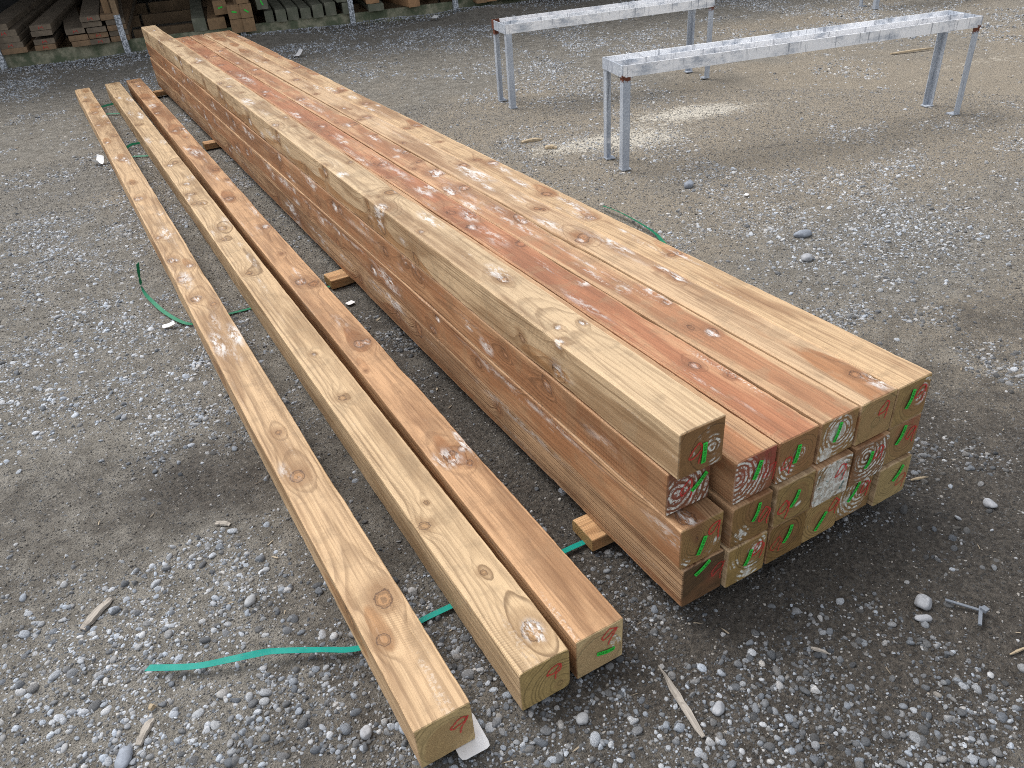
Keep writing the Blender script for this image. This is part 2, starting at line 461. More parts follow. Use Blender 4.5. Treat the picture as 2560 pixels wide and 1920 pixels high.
def tone_maps(x, y):
    n1 = fbm(x * .9, y * .9, 0, 101, 4); n2 = fbm(x * 2.6, y * 2.6, 0, 131, 4); n3 = fbm(x * 9, y * 9, 0, 161, 3)
    wet_shade = sm(.95, .0, x * .12 + y * .34) * .62
    wet_shade = wet_shade + .55 * blob(x, y, .35, -.15, .55, .45) + .35 * blob(x, y, -.05, 1.2, .18, 2.2) + .35 * blob(x, y, -.30, 1.0, .12, 1.5)  # dark strips between posts and patch before the stack: damp dirt plus painted shade
    wet_shade = wet_shade + .45 * blob(x, y, -.85, 1.15, .35, .22) + .25 * blob(x, y, -1.3, 1.4, .35, .3) + .3 * blob(x, y, .9, -.1, .6, .5)
    wet_shade = wet_shade - .45 * blob(x, y, -1.1, 1.95, .55, .45) - .35 * blob(x, y, -1.25, .7, .4, .25) - .4 * blob(x, y, -.15, -.35, .25, .2) - .3 * blob(x, y, -1.1, .35, .3, .2)
    wet_shade = np.clip(wet_shade + .28 * n2 + .16 * n1 + .12 * n3 - .05, 0, 1)
    tan = .55 * sm(-.2, 1.4, x) * sm(7.5, 3.5, y) + .35 * blob(x, y, -.7, 4.1, .8, 1.4) + .4 * blob(x, y, 4.2, 2.4, 2.5, 1.2) + .35 * blob(x, y, 7, 5.5, 2, .8)
    tan = tan - .5 * blob(x, y, 2.2, 1.1, .7, .45) + .30 * n1 + .25 * n2
    tan = np.clip(tan * (1 - sm(6.5, 8.2, y + .2 * x)), 0, 1)
    saw = 1.15 * blob(x, y, 3.0, 3.35, .55, .22, -.25) + 1.0 * blob(x, y, 2.25, 3.15, .45, .22, -.3) + .28 * blob(x, y, 2.7, 2.75, 1.0, .3, -.25) + .5 * blob(x, y, 1.75, 3.3, .3, .2) + .35 * blob(x, y, .0, 1.9, .1, .3)
    saw = saw + .55 * blob(x, y, 5.6, 2.9, .8, .12, -.2) + .4 * blob(x, y, -.10, .75, .1, .4)
    saw = np.clip(saw, 0, 1.3)
    return wet_shade, tan, saw

def ground_z(x, y):
    z = .010 * fbm(x * .55, y * .55, 0, 201, 3) + .0055 * fbm(x * 3.1, y * 3.1, 0, 211, 3) + .0028 * fbm(x * 16, y * 16, 0, 221, 3)
    z = z - .011
    # banked gravel along the rack kerb
    d = shed_line(x) - y
    z = z + (.055 * np.exp(-((d - .16) / .22)**2)) * sm(-.6, 1.2, x) * (1 + .3 * vnoise(x * 2, y * 2, 0, 5)) + .02 * np.exp(-((d - .15) / .2)**2)
    return z

def axis(lo, hi, step, far):
    a = list(np.arange(lo, hi, step))
    s = step; v = hi
    while v < far: a.append(v); s *= 1.25; v += s
    a.append(far)
    s = step; v = lo; b = []
    while v > -far: s *= 1.25; v -= s; b.append(max(v, -far))
    return np.array(b[::-1] + a)

def build_ground():
    xs = axis(-2.2, 5.0, .016, 120); ys = axis(-1.3, 6.5, .016, 120)
    nx, ny = len(xs), len(ys)
    X, Y = np.meshgrid(xs, ys, indexing='xy')
    X = X.ravel(); Y = Y.ravel()
    Z = ground_z(X, Y)
    wet_shade, tan, saw = tone_maps(X, Y)
    i = np.arange(ny - 1)[:, None] * nx + np.arange(nx - 1)[None, :]
    i = i.ravel()
    F = np.stack([i, i + 1, i + nx + 1, i + nx], 1)
    m = NT('yard_dirt'); co = m.coord('Object')
    w = m.attr('wet_shade'); t = m.attr('tan'); sd = m.attr('saw')
    n1 = m.noise(co, 14, 5, .65); n2 = m.noise(co, 75, 4, .7); n3 = m.noise(co, 300, 3, .7)
    dry = m.mix(m.ss(n1, .3, .7), (.32, .298, .258), (.19, .174, .146))
    dry = m.mix(m.ss(m.math('ADD', t, m.math('MULTIPLY', m.math('SUBTRACT', n2, .5), .7)), .2, .75), dry, m.mix(n1, (.42, .365, .285), (.28, .238, .182)))
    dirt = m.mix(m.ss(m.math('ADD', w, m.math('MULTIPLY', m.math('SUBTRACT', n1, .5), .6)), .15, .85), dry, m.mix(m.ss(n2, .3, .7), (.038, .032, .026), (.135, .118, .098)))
    # fine grit: small stone chips of two sizes, coloured per cell
    def chips(scale, lo, hi, dens):
        warp = m.n('ShaderNodeVectorMath', operation='ADD'); m.put(warp.inputs[0], co)
        sc_ = m.n('ShaderNodeVectorMath', operation='SCALE'); m.put(sc_.inputs[0], m.noise(co, scale * .8, 2, out='Color')); sc_.inputs['Scale'].default_value = .5 / scale
        m.put(warp.inputs[1], sc_.outputs[0])
        v = m.n('ShaderNodeTexVoronoi', feature='F1'); m.put(v.inputs['Vector'], warp.outputs[0]); v.inputs['Scale'].default_value = scale
        d = v.outputs['Distance']; sep = m.n('ShaderNodeSeparateColor'); m.put(sep.inputs[0], v.outputs['Color'])
        on = m.math('LESS_THAN', sep.outputs[0], dens)
        msk = m.math('MULTIPLY', m.ss(d, .22, .42, 1, 0), on)
        c = m.mix(sep.outputs[1], lo, hi)
        hgt = m.math('MULTIPLY', m.ss(d, 0, .45, 1, 0), on)
        return msk, c, hgt
    dens = m.ss(m.noise(co, 5, 4, .6), .35, .65, .12, .62)
    k1, c1, h1 = chips(240, (.10, .10, .10), (.38, .385, .38), dens)
    k2, c2, h2 = chips(115, (.09, .095, .10), (.36, .375, .39), m.math('MULTIPLY', dens, .55))
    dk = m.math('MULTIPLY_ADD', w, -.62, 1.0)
    def darken(c):
        return m.mix(1.0, c, m.n('ShaderNodeCombineColor').outputs[0]) if False else c
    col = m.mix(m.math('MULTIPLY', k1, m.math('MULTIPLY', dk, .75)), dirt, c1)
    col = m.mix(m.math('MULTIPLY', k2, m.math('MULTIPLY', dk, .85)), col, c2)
    # dark crumbs
    col = m.mix(m.ss(n3, .50, .64, 0, .6), col, (.035, .03, .024))
    col = m.mix(m.ss(m.noise(co, 130, 4, .75), .54, .66, 0, .55), col, (.04, .035, .028))
    col = m.mix(m.ss(m.noise(co, 38, 5, .7), .60, .70, 0, .4), col, (.05, .043, .034))
    # sawdust
    sm_ = m.ss(m.math('ADD', sd, m.math('MULTIPLY', m.math('SUBTRACT', m.noise(m.mapv(co, (1, 1, 1)), 26, 5, .72), .5), 2.2)), .45, 1.0)
    col = m.mix(m.math('MULTIPLY', sm_, m.ss(n3, .35, .62, .95, .35)), col, m.mix(n2, (.90, .86, .76), (.74, .68, .56)))
    hg = m.math('ADD', m.math('MULTIPLY', h1, .35), m.math('ADD', m.math('MULTIPLY', h2, .8), m.math('ADD', m.math('MULTIPLY', n2, 1.3), m.math('MULTIPLY', n3, .45))))
    mat = m.fin(col, m.math('MULTIPLY_ADD', w, -.18, .92), m.bump(hg, .009, 1.0), spec=.3)
    me = bpy.data.meshes.new('ground')
    me.vertices.add(len(X)); me.vertices.foreach_set('co', np.stack([X, Y, Z], 1).ravel())
    me.loops.add(len(F) * 4); me.loops.foreach_set('vertex_index', F.ravel())
    me.polygons.add(len(F)); me.polygons.foreach_set('loop_start', np.arange(0, len(F) * 4, 4)); me.polygons.foreach_set('loop_total', np.full(len(F), 4))
    me.update(calc_edges=True)
    for k, v in (('wet_shade', wet_shade), ('tan', tan), ('saw', saw)):
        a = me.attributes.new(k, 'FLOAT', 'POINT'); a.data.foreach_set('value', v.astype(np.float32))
    me.polygons.foreach_set('use_smooth', [True] * len(F))
    me.materials.append(mat)
    o = bpy.data.objects.new('ground', me); COL.objects.link(o)
    tag(o, 'grey brown dirt and grit yard surface', kind='structure')
build_ground()

# ------------------------------------------------------------------ gravel
def pebble_mat(name='pebble_stone'):
    m = NT(name); co = m.coord('Object')
    tn = m.attr('tone', 'INSTANCER'); hue = m.attr('hue', 'INSTANCER')
    n1 = m.noise(co, 2.4, 4, .6); n2 = m.noise(co, 9, 3, .7)
    c = m.mix(hue, (.88, .975, 1.10), (1.10, 1.0, .86))
    v = m.math('MULTIPLY', tn, m.math('MULTIPLY_ADD', n1, .7, .65))
    cc = m.n('ShaderNodeCombineColor'); [m.put(cc.inputs[i], v) for i in range(3)]
    col = m.mix(1.0, cc.outputs[0], c, 'MULTIPLY')
    col = m.mix(m.ss(n2, .52, .72, 0, .45), col, (.16, .14, .115))
    return m.fin(col, .72, m.bump(n2, .12, .5), spec=.35)
M_peb = pebble_mat()

def ico(sub=2):
    import bmesh
    bm = bmesh.new(); bmesh.ops.create_icosphere(bm, subdivisions=sub, radius=1)
    V = np.array([v.co[:] for v in bm.verts]); F = [tuple(v.index for v in f.verts) for f in bm.faces]
    bm.free(); return V, F
ICO = ico(2); ICO3 = ico(3)
def pebble_shape(seed, flat=.6, ang=.0, base=ICO):
    V, F = base
    V = V.copy()
    r = np.random.default_rng(seed)
    # clip with random planes for facets, then noise
    for k in range(5 if ang > 0 else 2):
        nrm = r.normal(size=3); nrm /= np.linalg.norm(nrm)
        d = V @ nrm; lim = r.uniform(.55, .85) if ang > 0 else r.uniform(.75, .95)
        over = d > lim
        V[over] -= (d[over] - lim)[:, None] * nrm * (.9 if ang > 0 else .6)
    V *= (1 + .13 * vnoise(V[:, 0] * 1.3, V[:, 1] * 1.3, V[:, 2] * 1.3, seed))[:, None]
    V *= (1 + .05 * vnoise(V[:, 0] * 3, V[:, 1] * 3, V[:, 2] * 3, seed + 5))[:, None]
    V *= np.array([1, r.uniform(.62, .95), flat * r.uniform(.8, 1.2)])
    return V, F

src = bpy.data.collections.new('pebble_sources')   # not linked to the scene
for k in range(9):
    V, F = pebble_shape(50 + k, [.5, .62, .75][k % 3], ang=0.0 if k % 3 == 0 else 1.0)
    me = bpy.data.meshes.new('pebble_shape'); me.from_pydata(V.tolist(), [], F)
    me.polygons.foreach_set('use_smooth', [True] * len(F)); me.materials.append(M_peb)
    so = bpy.data.objects.new('pebble_shape', me); src.objects.link(so)

def gn_scatter(name, P, scale, rot, tone, hue, coll, idx):
    me = bpy.data.meshes.new(name)
    me.vertices.add(len(P)); me.vertices.foreach_set('co', P.ravel())
    def at(k, ty, v, f='value'):
        a = me.attributes.new(k, ty, 'POINT'); a.data.foreach_set(f, v)
    at('scl', 'FLOAT_VECTOR', scale.astype(np.float32).ravel(), 'vector')
    at('rot', 'FLOAT_VECTOR', rot.astype(np.float32).ravel(), 'vector')
    at('tone', 'FLOAT', tone.astype(np.float32)); at('hue', 'FLOAT', hue.astype(np.float32))
    at('idx', 'INT', idx.astype(np.int32))
    o = bpy.data.objects.new(name, me); COL.objects.link(o)
    ng = bpy.data.node_groups.new(name + '_nodes', 'GeometryNodeTree')
    ng.interface.new_socket('Geometry', in_out='INPUT', socket_type='NodeSocketGeometry')
    ng.interface.new_socket('Geometry', in_out='OUTPUT', socket_type='NodeSocketGeometry')
    N = ng.nodes.new; Lk = ng.links.new
    gi, go = N('NodeGroupInput'), N('NodeGroupOutput')
    ci = N('GeometryNodeCollectionInfo'); ci.inputs['Collection'].default_value = coll
    ci.inputs['Separate Children'].default_value = True; ci.inputs['Reset Children'].default_value = True
    ip = N('GeometryNodeInstanceOnPoints'); ip.inputs['Pick Instance'].default_value = True
    def na(k, ty):
        a = N('GeometryNodeInputNamedAttribute'); a.data_type = ty; a.inputs['Name'].default_value = k; return a.outputs[0]
    Lk(gi.outputs[0], ip.inputs['Points']); Lk(ci.outputs[0], ip.inputs['Instance'])
    Lk(na('idx', 'INT'), ip.inputs['Instance Index']); Lk(na('scl', 'FLOAT_VECTOR'), ip.inputs['Scale'])
    e2r = N('FunctionNodeEulerToRotation'); Lk(na('rot', 'FLOAT_VECTOR'), e2r.inputs[0]); Lk(e2r.outputs[0], ip.inputs['Rotation'])
    Lk(ip.outputs[0], go.inputs[0])
    md = o.modifiers.new('scatter', 'NODES'); md.node_group = ng
    return o

CAMX, CAMY = -.885, -1.0
def in_wedge(x, y, marg=.6):
    # generous wedge of the yard that the camera (or one a step aside) can see
    return (y > -1.25) & (x > -1.9 - .10 * np.abs(y)) & (x < 1.6 + 1.25 * (y + 1.3))
def scatter_band(dmin, dmax, per_m2, rlo, rhi, power, seed, clump=1.0, dirt=False):
    r = np.random.default_rng(seed)
    x0, x1, y0, y1 = -3.5, min(15, 1.6 + 1.25 * (dmax + 1.3)), -1.3, dmax + .3
    A = (x1 - x0) * (y1 - y0); n = int(A * per_m2)
    x = r.uniform(x0, x1, n); y = r.uniform(y0, y1, n)
    d = np.hypot(x - CAMX, y - CAMY)
    k = (d >= dmin) & (d < dmax) & in_wedge(x, y) & (y < shed_line(x) - .02)
    x, y, d = x[k], y[k], d[k]
    wet_shade, tan, saw = tone_maps(x, y)
    c1 = fbm(x * 1.7, y * 1.7, 0, 301, 4); c2 = fbm(x * 7, y * 7, 0, 311, 3)
    dens = sm(-.15, .50, c1 * .95 + c2 * .6) * 1.0 + .05
    dens = dens + .8 * blob(x, y, 2.2, 1.1, .8, .5) + .6 * blob(x, y, -1.3, .6, .5, .4) + .7 * blob(x, y, -.1, -.4, .35, .25) + .4 * blob(x, y, -1.15, 1.95, .5, .5)
    dens = dens + .35 * blob(x, y, .75, -.15, .6, .45) * (.6 + .8 * c2)
    dens = dens - .38 * tan - .4 * saw - .55 * blob(x, y, -.85, 1.1, .35, .2) - .4 * blob(x, y, -.3, 1.2, .15, 1.3) - .4 * blob(x, y, .05, .9, .12, 1.2) - .35 * blob(x, y, -1.3, 1.45, .4, .25)
    if dirt: dens = .75 + .3 * c2
    db = shed_line(x) - y
    dens = dens + 1.6 * np.exp(-((db - .2) / .28)**2)
    dens = np.clip(dens, .03, 1)
    k = r.random(len(x)) < dens * clump
    x, y, wet_shade, tan, db = x[k], y[k], wet_shade[k], tan[k], db[k]
    n = len(x)
    u = r.random(n)
    rad = rlo * (1 - u * (1 - (rlo / rhi)**power))**(-1 / power)
    z = ground_z(x, y) + rad * r.uniform(-.42, .22, n)
    P = np.stack([x, y, z], 1)
    sc = rad[:, None] * r.uniform(.82, 1.2, (n, 3))
    rot = np.stack([r.normal(0, .35, n), r.normal(0, .35, n), r.uniform(0, 6.28, n)], 1)
    tone = np.where(r.random(n) < .70 - .35 * np.clip(wet_shade, 0, 1), r.uniform(.34, .62, n), r.uniform(.12, .30, n))
    tone = tone * (1.0 + .28 * (1 - np.clip(wet_shade * 2, 0, 1)))
    tone = tone * (1 - .45 * np.clip(wet_shade, 0, 1) * (r.random(n) < .6)) * (1 - .12 * (db < .6))
    hue = np.clip(r.normal(.22, .18, n) + .28 * tan, 0, 1)
    if dirt:
        tone = (.05 + .15 * (1 - np.clip(wet_shade, 0, 1)) + .06 * tan) * r.uniform(.5, 1.5, n)
        tone = np.where(r.random(n) < .12, r.uniform(.25, .45, n), tone)
        hue = np.clip(r.normal(.75, .15, n), 0, 1)
    return P, sc, rot, tone, hue, r.integers(0, 9, n)
bands = [scatter_band(0, 3.0, 12500, .0026, .0155, 1.9, 1), scatter_band(3.0, 6.0, 6500, .0028, .015, 2.1, 2),
         scatter_band(6.0, 15, 2000, .005, .016, 2.4, 3),
         scatter_band(0, 3.4, 16000, .0013, .0045, 1.2, 4, dirt=True), scatter_band(3.4, 6.5, 6500, .0026, .0065, 1.4, 5, dirt=True)]
cat_ = [np.concatenate([b[i] for b in bands]) for i in range(6)]
g_ = gn_scatter('gravel', cat_[0], cat_[1], cat_[2], cat_[3], cat_[4], src, cat_[5])
tag(g_, 'loose grey river gravel strewn over the yard', kind='stuff')

# splinters of bark and wood litter
src2 = bpy.data.collections.new('litter_sources')
for k in range(4):
    w0 = .12 + .05 * k
    V = [(-w0, -1, 0), (w0, -1, .02), (w0 * 1.2, .1, .05), (w0 * .2, 1, 0), (-w0 * .9, .2, .03), (-w0, -1, .12), (w0, -1, .14), (w0 * 1.1, .1, .16), (w0 * .2, 1, .06), (-w0 * .9, .2, .15)]
    F = [(0, 1, 2, 3, 4), (9, 8, 7, 6, 5), (0, 5, 6, 1), (1, 6, 7, 2), (2, 7, 8, 3), (3, 8, 9, 4), (4, 9, 5, 0)]
    me = bpy.data.meshes.new('splinter_shape'); me.from_pydata(V, [], F)
    m = NT('litter%d' % k); tn = m.attr('tone', 'INSTANCER')
    m.fin(m.mix(tn, (.10, .08, .06), (.42, .35, .25)), .85); me.materials.append(m.m)
    src2.objects.link(bpy.data.objects.new('splinter_shape', me))
r = np.random.default_rng(44)
n = 3000
x = r.uniform(-2.6, 9, n); y = -1.2 + 9.5 * r.random(n)**1.4
k = in_wedge(x, y) & (y < shed_line(x) - .1) & (r.random(n) < .35 + .65 * sm(-.2, .4, fbm(x * 1.2, y * 1.2, 0, 77))); x, y = x[k], y[k]; n = len(x)
ln = r.uniform(.003, .013, n) * (1 + .12 * np.abs(y))
g_ = gn_scatter('wood_litter', np.stack([x, y, ground_z(x, y) + .0025], 1), np.stack([ln * r.uniform(.4, 1, n), ln, ln * .6], 1),
           np.stack([r.normal(0, .15, n), r.normal(0, .15, n), r.uniform(0, 6.28, n)], 1), r.random(n)**1.3, r.random(n), src2, r.integers(0, 4, n))
tag(g_, 'tiny wood splinters and bark crumbs scattered on the dirt', kind='stuff')

# individual bigger stones
def stone_mat(name, c):
    m = NT(name); co = m.coord('Object')
    n1 = m.noise(co, 45, 4, .6); n2 = m.noise(co, 260, 3, .7)
    col = m.mix(m.ss(n1, .3, .7), c, tuple(q * .68 for q in c)); col = m.mix(m.ss(n2, .58, .72, 0, .5), col, (.12, .11, .09))
    return m.fin(col, .72, m.bump(m.math('ADD', n1, m.math('MULTIPLY', n2, .5)), .003, .5), spec=.35)
M_st1 = stone_mat('pale_stone', (.38, .39, .41)); M_st2 = stone_mat('blue_grey_stone', (.29, .32, .37)); M_st3 = stone_mat('mid_grey_stone', (.36, .37, .38))
def stone(x, y, rx, ry, rz, rot, mat, label, ang, seed):
    V, F = pebble_shape(seed, 1.0, ang, ICO3)
    V = V / np.abs(V).max(0)
    V = V * np.array([rx, ry, rz])
    o = mesh_obj('stone', V, F, mat, smooth=True)
    o.location = (x, y, float(ground_z(x, y)) + rz * .62); o.rotation_euler = (0, 0, rot)
    tag(o, label, 'stone', 'larger stones lying on the yard')
stone(.512, -.335, .024, .019, .018, .5, M_st1, 'knobbly pale grey stone, biggest one right of the stack', 1, 401)
stone(.478, -.362, .021, .010, .008, -.5, M_st1, 'flat oval pale stone tucked beside the knobbly pale stone', 0, 402)
stone(-1.21, .300, .030, .017, .010, 1.2, M_st2, 'long smooth blue grey stone near the bottom left corner', 0, 403)
stone(1.762, 1.175, .036, .026, .018, .2, M_st1, 'smooth pale oval stone on the dirt right of the stack', 0, 404)
stone(1.943, 1.367, .050, .026, .020, -.3, M_st2, 'long bluish stone farther out from the smooth pale oval one', 0, 405)
stone(1.973, 2.206, .032, .03, .028, .1, M_st2, 'round dark blue grey stone near the front trestle foot', 1, 406)
stone(.959, -.208, .022, .018, .013, .9, M_st1, 'pale rounded stone at the right edge of the dark dirt', 1, 407)
stone(-.338, -.148, .017, .015, .008, .3, M_st3, 'round flat grey stone between the two pale front posts ends', 0, 408)
stone(-.866, .582, .019, .013, .009, .7, M_st3, 'grey stone left of the leftmost single post', 0, 409)
stone(-.080, -.285, .018, .013, .010, .4, M_st1, 'pale stone just right of the long grey splinter', 1, 410)
stone(-.746, .073, .016, .013, .011, 1.0, M_st1, 'angular pale stone beside the near end of the leftmost post', 1, 411)

# ------------------------------------------------------------------ posts
SAPL = (.50, .385, .215)
def tagstrip(parent, a, b, end_y=-.0, flip=True, bend=0.0, sec=W, wd=.0105, text='628 01 H4'):
    """green treatment tag from face uv a to uv b on the near end, with dark lettering"""
    A = Vector(((a[0] - .5) * sec, 0, a[1] * sec)); B = Vector(((b[0] - .5) * sec, 0, b[1] * sec))
    d = (B - A); L = d.length; d.normalize(); nrm = Vector((-d.z, 0, d.x))
    N = 8; V = []; F = []
    def pt(t, s_, lift=0): 
        c = A + d * (L * t) + nrm * (bend * math.sin(t * math.pi)) + nrm * s_
        return (c.x, -.0022 - .002 * math.sin(t * math.pi) - lift, c.z)
    for i in range(N + 1):
        t = i / N
        for sgn in (-1, 1):
            for q in (0, .0007): V.append(pt(t, sgn * wd / 2, q))
    for i in range(N):
        o = i * 4; p = o + 4
        F += [(o + 1, p + 1, p + 3, o + 3), (o, o + 2, p + 2, p), (o, p, p + 1, o + 1), (o + 2, o + 3, p + 3, p + 2)]
    F += [(0, 1, 3, 2), (N * 4, N * 4 + 2, N * 4 + 3, N * 4 + 1)]
    tg = mesh_obj('tag', V, F, M_tag, parent)
    cu = bpy.data.curves.new('lettering', 'FONT'); cu.body = text; cu.size = 1.0; cu.align_x = 'CENTER'; cu.align_y = 'CENTER'
    to = bpy.data.objects.new('tmp', cu); COL.objects.link(to)
    dg = bpy.context.evaluated_depsgraph_get(); me = bpy.data.meshes.new_from_object(to.evaluated_get(dg))
    bpy.data.objects.remove(to); bpy.data.curves.remove(cu)
    co = np.array([v.co[:] for v in me.vertices]); wx = co[:, 0].max() - co[:, 0].min()
    s = L * .86 / wx; sy = min(s * 1.25, wd * .62 / .72)
    for v in me.vertices:
        t = v.co.x * s / L; w_ = v.co.y * sy
        if flip: t, w_ = -t, -w_
        v.co = pt(.5 + t, w_, .0010)
    me.materials.clear(); me.materials.append(M_ink); me.name = 'lettering'
    lo = bpy.data.objects.new('lettering', me); COL.objects.link(lo); lo.parent = tg
    return tg

NINE = [(.30, -.15), (.62, .05), (.70, .30), (.60, .50), (.35, .48), (.10, .25), (.02, .02), (.12, -.12), (.35, -.05), (.58, .18), (.69, .38), (.62, .10), (.52, -.30), (.44, -.62)]
NINE = [(.66, .34), (.50, .50), (.28, .38), (.08, .12), (.04, -.06), (.16, -.14), (.38, -.02), (.58, .20), (.68, .40), (.66, .16), (.60, -.14), (.56, -.50)]
def nine(parent, u, v, size=.42, mat=None, seed=0, sec=W, ang=0.0):
    r = random.Random(seed)
    pts = [Vector((p[0] - .36, p[1])) for p in NINE]
    pts = [Vector((p.x * math.cos(ang) - p.y * math.sin(ang), p.x * math.sin(ang) + p.y * math.cos(ang))) for p in pts]
    pts = [Vector((p.x + r.uniform(-.06, .06), p.y + r.uniform(-.07, .07))) for p in pts]
    # catmull
    P = []
    for i in range(len(pts) - 1):
        a, b, c, d = pts[max(i - 1, 0)], pts[i], pts[i + 1], pts[min(i + 2, len(pts) - 1)]
        for k in range(6):
            t = k / 6
            P.append(.5 * ((2 * b) + (c - a) * t + (2 * a - 5 * b + 4 * c - d) * t * t + (3 * b - a - 3 * c + d) * t**3))
    P.append(pts[-1])
    V, F = [], []
    for i, p in enumerate(P):
        tn = (P[min(i + 1, len(P) - 1)] - P[max(i - 1, 0)]); tn.normalize()
        n_ = Vector((-tn.y, tn.x)); w_ = .0021 * (1 + .35 * math.sin(i * 1.7 + seed)) / (size * sec)
        for sg in (-1, 1):
            q = p + n_ * sg * w_ 
            V.append(((u - .5) * sec + q.x * size * sec, -.0012 - .00001 * i, v * sec + q.y * size * sec))
    for i in range(len(P) - 1): F.append((2 * i, 2 * i + 2, 2 * i + 3, 2 * i + 1))
    return mesh_obj('crayon_mark', V, F, mat or M_cray, parent)

B0 = .0446
def stackpost(c, rw, ynear, xo, zo, label, L=7.38, rc=.0032, sec=(.1245, .1238), matkw=None, tagp=None, ninep=None, tagbend=0.0, faint=False, fine=True, kn=(), nang=0.0, **kw):
    seed = c * 10 + rw
    rz = random.Random(seed); sec = (.1215 if seed in (33, 43) else .1235 - rz.uniform(0, .0012), .1236 + (rz.uniform(-.0012, .0012) if rw < 3 else rz.uniform(-.003, .0)) - (.0016 if c == 1 and rw < 4 else 0))
    mat = wood_mat('sawn_pine', seed=seed, **(matkw or {}))
    xc = (c - 1) * .1275 + .0625; z0 = B0 + (rw - 1) * .1252
    knots = [(f, sw - ynear * W, (cw - xc) if f == 'T' else (cw - z0 - .0625), kr, kwt) for f, sw, cw, kr, kwt in kn]
    o = post_mesh('timber_post', L, mat, knots=knots, seed=seed, fine=fine, rc=rc, sec=sec, **kw)
    # small skew: near end shifted, far end true
    dj = {11: 0, 12: -.006, 13: .001, 14: -.002, 23: 0, 33: -.0015, 43: .0015, 53: .001, 63: 0}.get(seed, 0)
    o.location = (xc + xo * W + dj, ynear * W, z0 + max(zo, 0) * W * .25)
    o.rotation_euler = (0, 0, math.atan2(xo * W, L))
    tag(o, label, 'timber post', 'square timber posts stacked on bearers')
    rj = random.Random(seed)
    if tagp: tagstrip(o, (tagp[0][0] + rj.uniform(-.02, .02), tagp[0][1]), tagp[1], bend=tagbend or rj.uniform(-.0016, .0022), wd=rj.uniform(.0095, .0125))
    if ninep: nine(o, *ninep, mat=M_cray_f if faint else M_cray, seed=seed, ang=nang)
    return o

OL = dict(sap=(.51, .415, .275), heart=(.34, .20, .095))
RB = dict(sap=(.45, .31, .185), heart=(.32, .165, .083))
GD = dict(sap=(.51, .395, .26), heart=(.36, .19, .095))
# top single post
stackpost(1, 4, -.2958, -.0691, 0, 'olive tan post lying alone on top of the stack, white knots along its upper face',
          matkw=dict(OL, ringsp=.0085, ring=.35, endc=(.20, .12, .06), face_white=.35), pith=(.22, -.08), heartR=.052, heartw=.012,
          kn=[('T', .42, -.008 + .01, .011, 1.4), ('T', .467, .108, .008, 1.4), ('T', .484, .041, .006, 1.2), ('T', .811, .068, .015, .8), ('T', 1.592, .004, .026, 1.0), ('T', 1.708, .113, .014, .5),
              ('T', 3.015, .022, .018, .9), ('T', 3.124, .129 - .02, .016, .6), ('T', 2.658, .09, .012, .3), ('T', 4.254, .02, .018, .5), ('T', 5.1, .05, .02, .5),
              ('L', .434, .45, .016, .8), ('L', 1.598, .469, .022, .5), ('L', .60, .47, .01, .4), ('L', 2.217, .517, .012, .9), ('L', 2.926, .499, .016, .7), ('L', 4.2, .49, .02, .8), ('L', 5.5, .49, .02, .6)],
          whites=[('T', .90, .015, .07, .03, .7), ('L', 1.66, .02, .03, .05, 1.0), ('L', .45, -.02, .06, .03, .6)],
          endwhites=[(.73, .50, .17, 1.3), (.42, .75, .05, .9), (.8, .12, .16, .6), (.3, .45, .06, .8), (.6, .85, .12, .5)],
          tagp=((.545, .17), (.545, .60)), ninep=(.36, .40), pith2=(-.14, -.62), auto=3)
stackpost(1, 3, -.0579, -.1, 0, 'orange brown post with bold white and maroon rings, set back under the lone top post',
          matkw=dict(RB, ringsp=.0095, ring=.55, endc=(.17, .085, .06), face_white=.45), pith=(-.27, -.05), heartR=.085,
          kn=[('L', .48, .38, .014, .5), ('L', .71, .366, .012, .3), ('L', 1.43, .401, .016, .6), ('L', 2.1, .38, .016, .7), ('L', 3.0, .39, .02, .7), ('L', 4.0, .36, .02, .8), ('L', 5.4, .39, .02, .7)],
          whites=[('L', .25, .0, .12, .03, .35), ('L', 1.9, .01, .3, .02, .4)],
          endwhites=[(.25, .5, .35, 1.05), (.55, .75, .28, 1.0), (.7, .3, .35, .9), (.15, .1, .2, .9)], reds=[(.3, .45, .25, .8), (.5, .5, .6, .3)],
          tagp=((.56, .36), (.88, .66)), ninep=(.44, .42), auto=2)
stackpost(1, 2, -.4783, -.0383, 0, 'brown post in the left column with a pale knotty end, second from the ground',
          matkw=dict(RB, ringsp=.0075, ring=.6, endc=(.26, .185, .085), face_white=.5), pith=(-.1, -.05), heartR=.075,
          kn=[('T', -.03, .04, .02, .8), ('L', .542, .293, .018, .3), ('L', .9, .24, .014, .3), ('L', 1.8, .22, .02, .8), ('L', 2.6, .25, .015, .5), ('L', 3.8, .23, .02, .8), ('L', 5.0, .24, .02, .5)],
          whites=[('L', 0.05, .02, .1, .03, .5), ('L', .7, .035, .5, .012, .5), ('L', 2.3, .03, .8, .012, .5), ('T', -.02, -.02, .04, .03, .5)],
          endwhites=[(.14, .16, .10, 1.3), (.85, .35, .14, .6), (.7, .15, .1, .5)], tagp=((.42, .20), (.57, .60)), tagbend=.002, ninep=(.78, .62), auto=2)
stackpost(1, 1, -.5141, -.0107, 0, 'dark grained brown post at the bottom left of the stack, blackish end',
          matkw=dict(RB, ringsp=.0055, ring=.85, endc=(.085, .055, .032), face_white=.25), pith=(.25, -.95), heartR=.12,
          kn=[('L', .8, .12, .01, .2), ('L', 1.6, .1, .014, .4), ('L', 2.9, .11, .016, .6), ('L', 4.4, .11, .02, .6)],
          whites=[('L', .75, .045, .35, .02, .45)], reds=[(.80, .5, .16, .5)],
          tagp=((.28, .74), (.62, .95)), tagbend=.001, ninep=(.84, .52), faint=True, auto=2)
